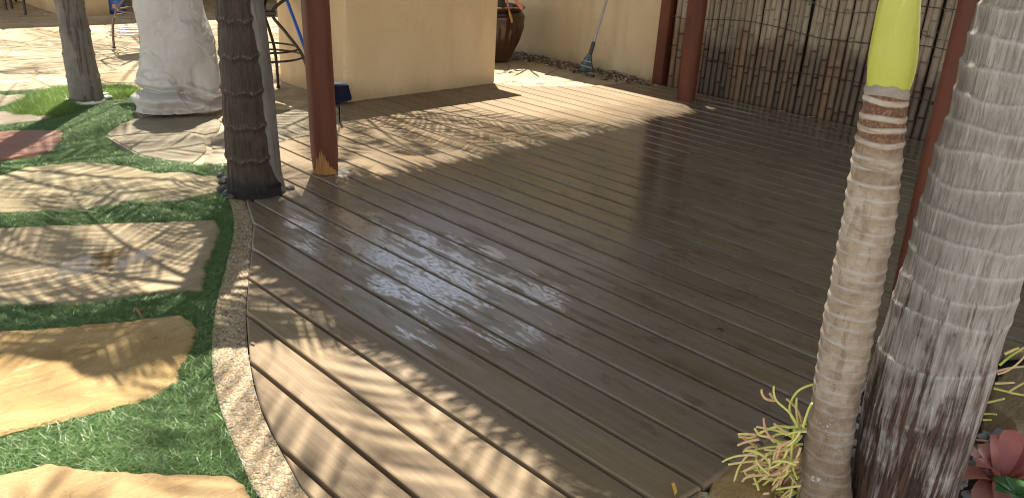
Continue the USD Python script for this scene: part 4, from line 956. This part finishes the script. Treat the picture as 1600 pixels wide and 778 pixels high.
# ------------------------------------------------------------------ bar stools
def make_stool(c, rot, metal, label, zscale=1.0, half=.235, pin=.055, zp=.60, name='bar_stool'):
    t = thing(name, label, 'bar stool', loc=(c[0], c[1], 0)); c = np.array([c[0], c[1], 0.0]); cr, sr = math.cos(rot), math.sin(rot)
    Rr = np.array([[cr, sr, 0], [-sr, cr, 0], [0, 0, 1]])
    for sx in (-1, 1):
        for sy in (-1, 1):
            h, pn = half, pin
            pts = np.array([(h * sx, h * sy, 0), (h * .97 * sx, h * .97 * sy, .18), (h * .86 * sx, h * .86 * sy, .31), (h * .52 * sx, h * .52 * sy, .47), (pn * sx, pn * sy, zp), (h * .42 * sx, h * .42 * sy, zp + .07), (h * .72 * sx, h * .72 * sy, zp + .125)])
            obj('leg', pipe(smooth_path(pts, 28) @ Rr + c, .0115, 10), metal, t)
            obj('foot', pipe(np.array([(h * sx, h * sy, 0), (h * sx, h * sy, .014)]) @ Rr + c, .016, 10), M['black'], t)
    for zr, rr_ in ((.30, half * 1.20), (.355, half * 1.06)):
        a = np.linspace(0, 2 * PI, 41); obj('foot_ring', pipe(np.c_[rr_ * np.cos(a), rr_ * np.sin(a), np.full(41, zr)] + c, .0075, 8, cap=False), metal, t)
    obj('hub', rbox((.16, .16, .035), c + (0, 0, zp), .006, rot), metal, t)
    obj('seat_frame', lathe([(.02, zp + .115), (.19, zp + .12), (.20, zp + .135), (.19, zp + .15), (.02, zp + .15)], 28, c), metal, t)
    obj('seat', lathe([(.01, zp + .152), (.19, zp + .152), (.21, zp + .175), (.20, zp + .21), (.12, zp + .228), (.01, zp + .23)], 28, c), M['cushion'], t)
    for s in (-1, 1): obj('back_post', pipe(smooth_path(np.array([(-.17, .13 * s, zp + .14), (-.21, .15 * s, zp + .3), (-.24, .16 * s, zp + .55)]), 12) @ Rr + c, .011, 8), metal, t)
    obj('back_rail', pipe(smooth_path(np.array([(-.24, -.16, zp + .55), (-.275, 0, zp + .575), (-.24, .16, zp + .55)]), 12) @ Rr + c, .011, 8), metal, t)
    return t
make_stool((2.89, 5.435), 0.0, M['iron'], 'dark iron bar stool beside the bar counter behind the dark palm')
make_stool((3.0, 7.75), .15, M['sunlit_iron'], 'bronze bar stool half hidden behind the grey cloth cover')
def far_chair(leg_px, label):
    fp = [at(x, y) for x, y in leg_px]; c = np.mean(fp, 0); t = thing('patio_chair', label, 'chair', group='dark chairs at the far counter', loc=c)
    for q in fp:
        top = q * .55 + c * .45; obj('leg', pipe(smooth_path([q, q * .9 + c * .1 + [0, 0, .25], top + [0, 0, .62]], 12), .016, 8), M['iron'], t)
    obj('seat', rbox((.36, .36, .04), c + (0, 0, .64), .015), M['iron'], t)
    obj('backrest', rbox((.03, .36, .36), c + (-.19, 0, .9), .012), M['iron'], t)
far_chair([(10, 16), (19, 14.5), (-14, 9), (-4, 4)], 'dark chair at the far counter, leftmost in the top left corner')
far_chair([(40, 24), (25, 4), (60, 8), (52, 2)], 'dark chair at the far counter with one leg apart, nearer the grey palm')

# ------------------------------------------------------------------ covered grill
cvb = at(281, 183); cvd = cvb - CAM; cvd[2] = 0; cvd /= np.linalg.norm(cvd); cc = at(281, 186) + cvd * .25; cc[2] = 0; pl = cc.copy()
rowsC = axis_rows(tuple(cc[:2]) + (0.0,), [(211, 347, 168), (213, 347, 150), (216, 346, 132), (216, 343, 100), (214, 336, 68), (211, 328, 40), (209, 318, 10), (213, 312, -30), (222, 305, -75)])
rowsC = rowsC[np.argsort(rowsC[:, 2])]
cv = thing('covered_grill', 'grey cloth cover tied over a standing grill on the flagstones', 'covered grill', loc=cc)
zt = rowsC[-1, 2]; rf = axis_fn(rowsC, 2); n, sd = 190, 200
zs = np.r_[np.linspace(.0, zt, n), zt + .03, zt + .05]; o = rf(zs); o[-2, 2] *= .8; o[-1, 2] *= .25
th = np.arange(sd) * 2 * PI / sd; TH, Z = np.meshgrid(th, zs); cx, cy = np.cos(TH), np.sin(TH)
va = math.atan2(cvd[1], cvd[0]); squash = 1 - .22 * np.cos(TH - va) ** 2
lowz = np.exp(-(Z / .26) ** 2); q = np.stack([o[:, 2:3] * cx, o[:, 2:3] * cy, Z], -1); warp = np.stack([fbm(q * 3 + 9 * k, 2, 50 + k) - .5 for k in range(3)], -1) * .35
big = fbm(q * 4.2, 2, 2) - .5; ridge = lambda sc, wd, sd_: np.exp(-(np.abs(fbm((q + warp) * sc, 2, sd_) - .5) / wd) ** 2)
R_ = o[:, 2:3] * squash + big * .06 + (.0030 + .013 * lowz) * ridge(4.0, .025, 33) - (.005 + .011 * lowz) * ridge(3.2, .04, 8) + .0024 * ridge(9.0, .035, 37) - .004
ph = Z - .05 * np.sin(TH * 2 + .5) - .03 * np.sin(TH * 3)
R_ = R_ - .045 * np.exp(-((ph - .125) / .020) ** 2) + .030 * np.exp(-((ph - .070) / .030) ** 2) + .003 * np.sin(TH * 17 + 9 * big) * np.exp(-((ph - .17) / .07) ** 2) - .02 * np.exp(-((ph - .01) / .02) ** 2) + .014 * np.exp(-((ph - .165) / .022) ** 2)
Pv = np.stack([o[:, :1] + R_ * cx, o[:, 1:2] + R_ * cy, Z + .012 + .025 * np.clip(np.sin(TH - va + 2.3), 0, 1) * np.exp(-(Z / .08) ** 2)], -1).reshape(-1, 3)
obj('cover', _grid(Pv, len(zs), sd, True), M['cover'], cv, smooth=60)
a = np.linspace(0, 2 * PI, 90); tz = .115 + .05 * np.sin(a * 2 + .5) + .03 * np.sin(a * 3); oo = rf(tz); rr_ = oo[:, 2] * (1 - .22 * np.cos(a - va) ** 2) - .045
obj('drawstring', pipe(np.c_[oo[:, 0] + rr_ * np.cos(a), oo[:, 1] + rr_ * np.sin(a), tz + .012], .006, 8, cap=False), simple('cord_cloth', (.33, .29, .25), (.42, .38, .34), 40, .8), cv)
wp = at(212, 179); obj('wheel', pipe(np.array([wp + cvd * .10 - _r * .0 + [0, 0, .045], wp + cvd * .13 + _r * .045 + [0, 0, .045]]), [.043, .043], 20), M['black'], cv)

# ------------------------------------------------------------------ bright grass clump and white stones round the grey palm
cl = [Polygon(poly_at(q)).buffer(0) for q in ([(18, 176), (30, 160), (60, 145), (100, 136), (118, 140), (118, 166), (98, 178), (70, 180), (42, 178)], [(158, 136), (190, 133), (214, 138), (206, 151), (170, 152)])]
scatter('grass_clump', unary_union(cl), [blade_patch(30, .05, .03, .072, .0013, .75, 300 + k) for k in range(4)], M['tuft'], .018, -.03, 9, kind='stuff', label='bright yellow green live grass growing round the grey palm', category='grass')
for k, (x, y, s) in enumerate(((106, 158, .022), (168, 153, .026), (165, 148, .018))):
    c = at(x, y); v = iv * np.array([s * 1.3, s, s * .55]) * (1 + .2 * (np.random.default_rng(k).random((len(iv), 1)) - .5)) + c + [0, 0, .006]
    obj('white_stone', trimesh.Trimesh(*trimesh.remesh.subdivide_loop(v, ifc, 1)), M['white'], label=('small white stone on the left side of the grey palm foot', 'small white stone on the right side of the grey palm foot', 'small white stone behind the grey palm foot')[k], category='stone', smooth=60)

# ------------------------------------------------------------------ bag, coil
bg = thing('blue_bag', 'crumpled blue plastic bag with orange print beside the far counter', 'bag', loc=at(180, 20))
b0 = at(179, 20.5); bx = np.array([_r, _f, _z])
t = m3.Manifold(m3.Mesh(*[np.asarray(a, d) for a, d in zip(rbox((.25, .16, .30), (0, 0, .15), .04), (np.float32, np.uint32))])).refine_to_length(.03); v, f = vf(t)
v = v * np.c_[1 + .15 * (v[:, 2] / .3), np.ones(len(v)), np.ones(len(v))] + (np.stack([fbm(v * 11 + 4 * k, 3, k) for k in range(3)], 1) - .5) * .055
obj('bag_body', (v @ bx + b0, f), M['blue_bag'], bg, smooth=50)
for dx in (-.03, .05): obj('print_patch', (lambda V: (V[0] @ bx + b0, V[1]))(rbox((.045, .006, .05), (dx, -.088, .085), .002)), M['orange'], bg)
hc = at(207, 55); a = np.linspace(0, 2 * PI * 7, 260); rr_ = .17 + .05 * np.sin(a * .37) + .02 * np.sin(a * 1.13)
obj('cable_coil', pipe(np.c_[hc[0] + .05 * np.sin(a * .21) + rr_ * np.cos(a), hc[1] + .05 * np.cos(a * .17) + rr_ * np.sin(a), .008 + .006 * a / 6.3 + .008 * np.sin(a * .9)], .0055, 6), M['hose'], label='loose coil of pale cable on the sunny patio behind the stool leg', category='cable coil')

# ------------------------------------------------------------------ glazed pot with spiky plant
pc = at(768, 93); pc[2] = 0
pot = thing('glazed_pot', 'tall brown glazed pot with vertical ribs standing behind the bar', 'pot', loc=pc)
prof = smooth_path([(.17, .0), (.19, .015), (.225, .10), (.275, .25), (.305, .36), (.31, .43), (.285, .475), (.272, .49), (.30, .505), (.312, .52), (.30, .532), (.265, .532), (.25, .50), (.25, .44), (.02, .43)], 70)
obj('body', lathe(prof, 120, pc, lambda th, z, r: .013 * np.clip((np.cos(th * 24 + z * 6) - .1), -.25, 1) * np.exp(-((z - .25) / .11) ** 4)), M['glaze'], pot, smooth=50)
obj('soil', lathe([(.001, .47), (.24, .475), (.24, .44), (.001, .44)], 32, pc), M['soil'], pot)
dp = thing('spiky_pot_plant', 'spiky leaved plant with pink drooping leaves in the brown pot', 'plant', loc=pc + [0, 0, .47])
head = np.array([5.97, 5.89, 1.32]); trunk = smooth_path([pc + [.05, -.05, .47], pc + [.08, -.02, .75], head - [.03, 0, .12], head], 20)
obj('stem', pipe(trunk, np.linspace(.045, .025, 20), 14), M['stem_bark'], dp)
b2 = smooth_path([trunk[7], trunk[7] + [.1, .08, .15], trunk[7] + [.12, .22, .45]], 12); obj('stem', pipe(b2, np.linspace(.03, .02, 12), 10), M['stem_bark'], dp)
rp = np.random.default_rng(6)
def strap(base, d, L, w, drop, n=7):
    d = np.asarray(d, float); d /= np.linalg.norm(d); t = np.linspace(0, 1, n)[:, None]; c = np.asarray(base) + d * L * t + np.array([0, 0, -drop * L]) * t ** 2
    s = np.cross(d, [0, 0, 1.0]); s /= np.linalg.norm(s) + 1e-9; ww = w * np.sin(PI * np.clip(.12 + .88 * (1 - t), 0, 1)) ** .5 * np.where(t > .98, .05, 1)
    up = np.cross(s, d) * .25 * w
    v = np.stack([c - s * ww, c - up, c + s * ww], 1).reshape(-1, 3); f = []
    for i in range(n - 1):
        for j in (0, 1): a = i * 3 + j; f += [(a, a + 1, a + 4), (a, a + 4, a + 3)]
    return v, np.array(f)
ls = []
for k in range(14):
    a = k * 2 * PI / 14 + .12 * rp.random(); el = (-.05, .10, .22)[k % 3]
    ls.append(strap(head, (math.cos(a) * math.cos(el), math.sin(a) * math.cos(el), math.sin(el)), .42 + .16 * rp.random(), .013, .05))
hb2 = b2[-1]
for k in range(14):
    a = k * 2 * PI / 14; ls.append(strap(hb2, (math.cos(a), math.sin(a), .3 + .3 * (k % 2)), .34, .016, .2))
for m in ls: obj('leaf', m, M['dracaena'], dp, smooth=False)
vpt = pc.copy(); vdp = vpt - CAM; vdp[2] = 0; vdp /= np.linalg.norm(vdp); Q = lambda x, y, s=0.0: on_plane(x, y, pc - vdp * (.27 + s), vdp)
def ribbon(pts, w, mat, name, thick=.004):
    p = smooth_path([Q(*q) for q in pts], 14); tt = np.linspace(0, 1, 14); ww = np.interp(tt, np.linspace(0, 1, len(w)), w)
    obj(name, pipe(p, ww, 8, squash=.45), mat, dp)
ribbon([(789, -8), (792, 2), (794.5, 12), (796, 19)], [.012, .013, .012, .010], M['pink_leaf'], 'drooping_leaf')
ribbon([(795.5, 17), (797, 23), (799, 30), (800, 36)], [.010, .016, .016, .012], M['yellow_leaf'], 'leaf_tip')
ribbon([(801, -10), (806, -1), (811, 7), (816, 15)], [.018, .020, .022, .016], M['pink_leaf'], 'drooping_leaf')

# ------------------------------------------------------------------ planting bed at the lower right
bed = Polygon([(1.2, .7), (1.56, .795), (1.9, .785), (2.62, .715), (3.11, .445), (4.4, .29), (4.4, -1.2), (.9, -1.0)])
def bed_z(q): return -.10 + .05 * fbm(np.c_[q * 4, np.zeros(len(q))], 3, 2)
bx_, by_ = np.meshgrid(np.linspace(.9, 4.4, 90), np.linspace(-1.2, .8, 60)); bp_ = np.stack([bx_.ravel(), by_.ravel()], 1)
n0 = 90; i, j = np.meshgrid(np.arange(59), np.arange(89), indexing='ij'); qd = np.stack([i * n0 + j, i * n0 + j + 1, (i + 1) * n0 + j + 1, (i + 1) * n0 + j], -1).reshape(-1, 4)
cen = bp_[qd].mean(1); qd = qd[contains_xy(bed.buffer(.02), cen[:, 0], cen[:, 1])]
obj('planting_bed', (np.c_[bp_, bed_z(bp_)], qd), M['soil'], kind='structure', smooth=60)
obj('bed_gravel', scatter_pebbles(bed.buffer(-.02).intersection(sbox(1.3, -.4, 3.6, .8)), 2600, .007, .020, bed_z, 44), M['gravel'], islands=True, kind='stuff', label='grey gravel covering the planting bed', category='gravel', smooth=60)

def rock(name, pts, ztop, zlow, mat, label, seed, lump=.012):
    top = np.array([at(x, y, ztop) for x, y in pts]); c = top.mean(0); low = top.copy(); low[:, :2] = c[:2] + (top[:, :2] - c[:2]) * 1.10; low[:, 2] = zlow
    m_ = hull(np.vstack([c + (top - c) * np.array([.94, .94, 1]) + [0, 0, 0], top - [0, 0, .012], low])).refine_to_length(.014); v, f = vf(m_)
    v = v + (np.stack([fbm(v * 13 + 7 * k, 4, seed + k) for k in range(3)], 1) - .5) * 2 * lump
    obj(name, (v, f), mat, label=label, category='rock', smooth=50)
rock('rock', [(1106, 772), (1113, 738), (1160, 703), (1203, 678), (1248, 690), (1262, 722), (1225, 752), (1170, 795)], -.012, -.12, M['rock_tan'], 'flat tan rock at the deck corner under the pencil stems', 5)
rock('rock', [(1062, 782), (1078, 768), (1104, 766), (1112, 780), (1090, 800)], -.02, -.12, M['rock_yellow'], 'pale yellow rock at the bottom edge beside the speckled leaf', 6)
rock('rock', [(1196, 690), (1215, 672), (1262, 665), (1276, 690), (1262, 706), (1225, 708)], -.03, -.12, M['rock_dark'], 'dark grey rock behind the pencil stems at the deck edge', 7)
rock('rock', [(1548, 640), (1552, 600), (1575, 578), (1640, 560), (1680, 600), (1650, 655), (1590, 668)], -.01, -.12, M['rock_brown'], 'large brown rock at the right edge behind the big palm', 8)
rock('rock', [(1545, 700), (1552, 668), (1590, 662), (1650, 668), (1660, 705), (1590, 712)], -.04, -.12, M['rock_grey'], 'pale grey rock below the brown rock at the right edge', 9)
for k, (x, y, s) in enumerate(((352, 283, .03), (349, 296, .025), (356, 303, .022), (361, 308, .018), (346, 274, .02), (440, 300, .02), (452, 296, .022))):
    c = at(x, y); v = iv * np.array([s * 1.3, s, s * .7]) * (1 + .35 * (np.random.default_rng(k + 40).random((len(iv), 1)) - .5)) + c + [0, 0, .004]
    obj('dark_stone', (v, ifc), M['rock_dark'], label=('charcoal stone touching the left of the dark palm foot, upper large one', 'charcoal stone at the dark palm foot beside the tip of the beige slab', 'charcoal stone at the start of the pebble border', 'smallest charcoal stone lying on the pebble border', 'small charcoal stone highest beside the dark palm trunk', 'charcoal stone at the right of the dark palm foot', 'charcoal stone on the deck boards right of the dark palm foot')[k], category='stone', smooth=False)

# pencil stem plants
def pencil(name, label, traced, root_px, depth0, root_z, rnd_n, rnd_box, seed, thick=.0034):
    root = at(*root_px, root_z); vd = root - CAM; vd[2] = 0; vd /= np.linalg.norm(vd); t = thing(name, label, 'pencil plant', loc=root)
    r = np.random.default_rng(seed)
    def put(pts, dep, w, slope):
        p = np.array([on_plane(x, y, root + vd * (dep + slope * k / max(1, len(pts) - 1)), vd) for k, (x, y) in enumerate(pts)]); n = 4 * len(pts); p = smooth_path(p, n)
        obj('stem', pipe(p, w * np.linspace(1.08, .85, n), 7), M['cactus'], t, smooth=60)
    for k, pts in enumerate(traced): put(pts, depth0 + .10 * (r.random() - .5), thick * (.85 + .3 * r.random()), .06 * (r.random() - .5))
    x0, y0, x1, y1 = rnd_box
    for k in range(rnd_n):
        x, y = x0 + (x1 - x0) * r.random(), y0 + (y1 - y0) * r.random(); a = r.normal(2.6, .8); L = 22 + 34 * r.random(); b = a + r.normal(0, .5)
        put([(x, y), (x + L * .5 * math.cos(a), y + L * .5 * math.sin(a) * .7), (x + L * .5 * (math.cos(a) + math.cos(b)), y + L * .5 * (math.sin(a) + math.sin(b)) * .7)], depth0 + .16 * (r.random() - .5), thick * (.8 + .3 * r.random()), .06 * (r.random() - .5))
    return t
S = lambda q: [(1040 + x / 5.638, 640 + y / 5.638) for x, y in q]
S2 = lambda q: [(1100 + x / 2.61, 480 + y / 2.61) for x, y in q]
tr = [S(q) for q in ([(1245, 115), (1130, 152), (1000, 145), (900, 172), (830, 202)], [(1245, 160), (1150, 178), (1120, 155), (1050, 148)], [(1120, 240), (1000, 185), (900, 165), (800, 146)], [(1210, 300), (1040, 315), (930, 325), (800, 348)], [(800, 348), (700, 425), (640, 520), (600, 630), (545, 690)], [(1040, 300), (900, 240), (780, 215), (640, 212)], [(640, 212), (720, 270), (800, 330), (800, 430)], [(1140, 170), (1115, 300), (1110, 440), (1160, 610)], [(1190, 330), (1150, 430), (1000, 530), (850, 600)], [(930, 570), (780, 580), (700, 600), (655, 665), (690, 670), (850, 600)], [(1160, 480), (1040, 505), (930, 500), (820, 455)], [(1090, 500), (1020, 450), (960, 400)], [(1030, 335), (960, 450), (880, 520), (850, 560)], [(920, 470), (870, 410), (800, 370), (700, 358)], [(1100, 580), (1000, 700), (940, 790)], [(1040, 590), (950, 690), (860, 790)], [(940, 590), (860, 660), (720, 770)], [(850, 600), (800, 660), (770, 740)], [(1130, 600), (1110, 700), (1090, 790)], [(1200, 420), (1100, 540), (980, 570), (860, 560)])]
tr += [S2(q) for q in ([(385, 490), (350, 430), (290, 370), (285, 320)], [(290, 380), (252, 372), (235, 335)], [(380, 480), (350, 400), (375, 350), (455, 312)], [(400, 470), (375, 410), (335, 372)], [(395, 500), (378, 430), (378, 370)], [(405, 490), (425, 420), (440, 390)], [(290, 380), (268, 350)])]
pencil('pencil_plant', 'yellow and pink pencil stemmed plant at the foot of the ringed palm', tr, (1246, 752), -.13, -.06, 80, (1172, 672, 1262, 790), 8)
S3 = lambda q: [(1480 + x / 2.608, 480 + y / 2.611) for x, y in q]
tr3 = [S3(q) for q in ([(215, 235), (250, 205), (320, 160)], [(235, 190), (265, 175), (292, 165)], [(200, 262), (240, 250), (320, 240)], [(205, 272), (250, 255), (320, 190)], [(190, 330), (240, 342), (270, 350), (330, 360)], [(195, 310), (240, 308), (275, 306)], [(250, 345), (290, 320), (330, 300)], [(165, 388), (200, 380), (232, 372)], [(150, 435), (180, 434), (202, 436)], [(145, 458), (182, 458)], [(120, 540), (180, 545), (238, 547)], [(115, 572), (160, 590), (240, 575)], [(110, 590), (160, 640), (190, 695)], [(120, 585), (190, 610), (255, 615)], [(140, 650), (200, 650), (255, 628)])]
pencil('pencil_plant', 'pink pencil stems poking out to the right of the big palm', tr3, (1500, 690), .10, -.05, 4, (1505, 690, 1540, 720), 18, .0032)

# pink bromeliad, green leaf, speckled leaf
bc = at(1560, 752, -.05); bro = thing('pink_bromeliad', 'pink bromeliad with broad glossy leaves in the bottom right corner', 'plant', loc=bc); rb3 = np.random.default_rng(23)
for k in range(20):
    a = k * 2.4 + rb3.random() * .9; el = .45 + .95 * rb3.random(); L = .15 + .10 * rb3.random()
    obj('leaf', strap(bc + [0, 0, .0], (math.cos(a) * math.cos(el), math.sin(a) * math.cos(el), math.sin(el)), L * (.75 + .5 * rb3.random()), .022 + .016 * rb3.random(), .35 + .3 * rb3.random(), 9), M['brom'], bro, smooth=60)
gl = at(1588, 770, .02); grn = thing('green_plant', 'dark green leafed plant in front of the pink bromeliad', 'plant', loc=gl)
for k, (a, L) in enumerate(((2.2, .05), (.4, .06), (1.3, .06), (3.6, .05), (5, .06))): obj('leaf', strap(gl, (math.cos(a), math.sin(a), .7), L * 1.3, .022, .5, 7), M['green_leaf'], grn, smooth=60)
sl = at(1058, 790, -.03); spk = thing('speckled_leaf_plant', 'yellow green pointed leaf with a red tip at the bottom edge', 'plant', loc=sl)
vs = sl - CAM; vs[2] = 0; vs /= np.linalg.norm(vs); a = on_plane(1062, 790, sl, vs); b = on_plane(1051.5, 752, sl, vs)
obj('leaf', strap(a, b - a, np.linalg.norm(b - a), .016, .05, 9), M['yellow_leaf'], spk, smooth=60)
obj('leaf_tip', strap(a + (b - a) * .93 - vs * .002, b - a, np.linalg.norm(b - a) * .13, .004, .05, 5), M['brom'], spk, smooth=60)

# small fallen things
dl = at(215, 491); t = np.linspace(0, 1, 9); c = np.c_[dl[0] + .016 * (t - .5), dl[1] - .026 * (t - .5), .008 + .014 * np.sin(t * PI * 1.4)]
w = .005 * np.sin(PI * (t * .9 + .05)); obj('dead_leaf', pipe(c, w + .001, 7, squash=.35), M['dead_leaf'], label='curled reddish dead leaf on the edge of the yellow slab', category='leaf')
for k, (x, y, lab) in enumerate(((1222, 175, 'pale fallen leaf on the deck near the fence, the left one'), (1268, 184, 'bright fallen leaf on the deck near the fence, the right one'))):
    c = at(x, y) + np.array([0, 0, .006]); obj('fallen_leaf', strap(c - .03 * _r, _r + .2 * _f, .06, .014, .05, 6), M['straw'], label=lab, category='leaf', smooth=60)
c = at(1124, 518) + np.array([0, 0, .006]); ms = [pipe(smooth_path([c + _r * a0 + _f * b0, c + _r * a1 + _f * b1 + [0, 0, .006], c + _r * a2 + _f * b2_], 8), .0022, 6) for a0, b0, a1, b1, a2, b2_ in ((-.014, .0, .0, .004, .016, -.004), (-.002, .014, .0, .002, .006, -.012), (-.008, .006, -.002, .0, .004, -.002))]
obj('twig', join(ms), M['twig'], label='tiny dark twig lying on the wet deck boards', category='twig')
q0, q1 = at(178, 166), at(212, 162); obj('straw', pipe(np.array([q0 + [0, 0, .012], (q0 + q1) / 2 + [0, 0, .018], q1 + [0, 0, .012]]), .0025, 5), M['straw'], label='dry straw stalk lying on the turf beside the grey cover', category='straw')
q0, q1 = at(120, 330, .0), at(152, 333, .0); obj('straw', pipe(np.array([q0 + [0, 0, .004], (q0 + q1) / 2 + [0, 0, .006], q1 + [0, 0, .004]]), .0016, 5), M['straw'], label='thin straw on the turf below the beige slab', category='straw')

rs = np.random.default_rng(77)
scraps = []
for (x0, y0, x1, y1), n in (((560, 160, 770, 136), 9), ((1030, 145, 1440, 222), 16), ((385, 320, 400, 600), 8), ((500, 272, 560, 282), 5), ((900, 132, 1040, 131), 8)):
    for k in range(n):
        u = rs.random(); c = at(x0 + (x1 - x0) * u + rs.normal(0, 5), y0 + (y1 - y0) * u + rs.normal(0, 2) + 3) + [0, 0, .005]
        if not deck_poly.buffer(-.02).contains(Point(c[:2])): continue
        a = rs.random() * 2 * PI; L = .010 + .018 * rs.random(); scraps.append(strap(c, (math.cos(a), math.sin(a), .15), L, L * .22, .1, 4))
obj('leaf_scraps', join(scraps), M['debris'], islands=True, smooth=False, kind='stuff', label='tiny dry leaf scraps along the edges of the wooden deck', category='leaf litter')
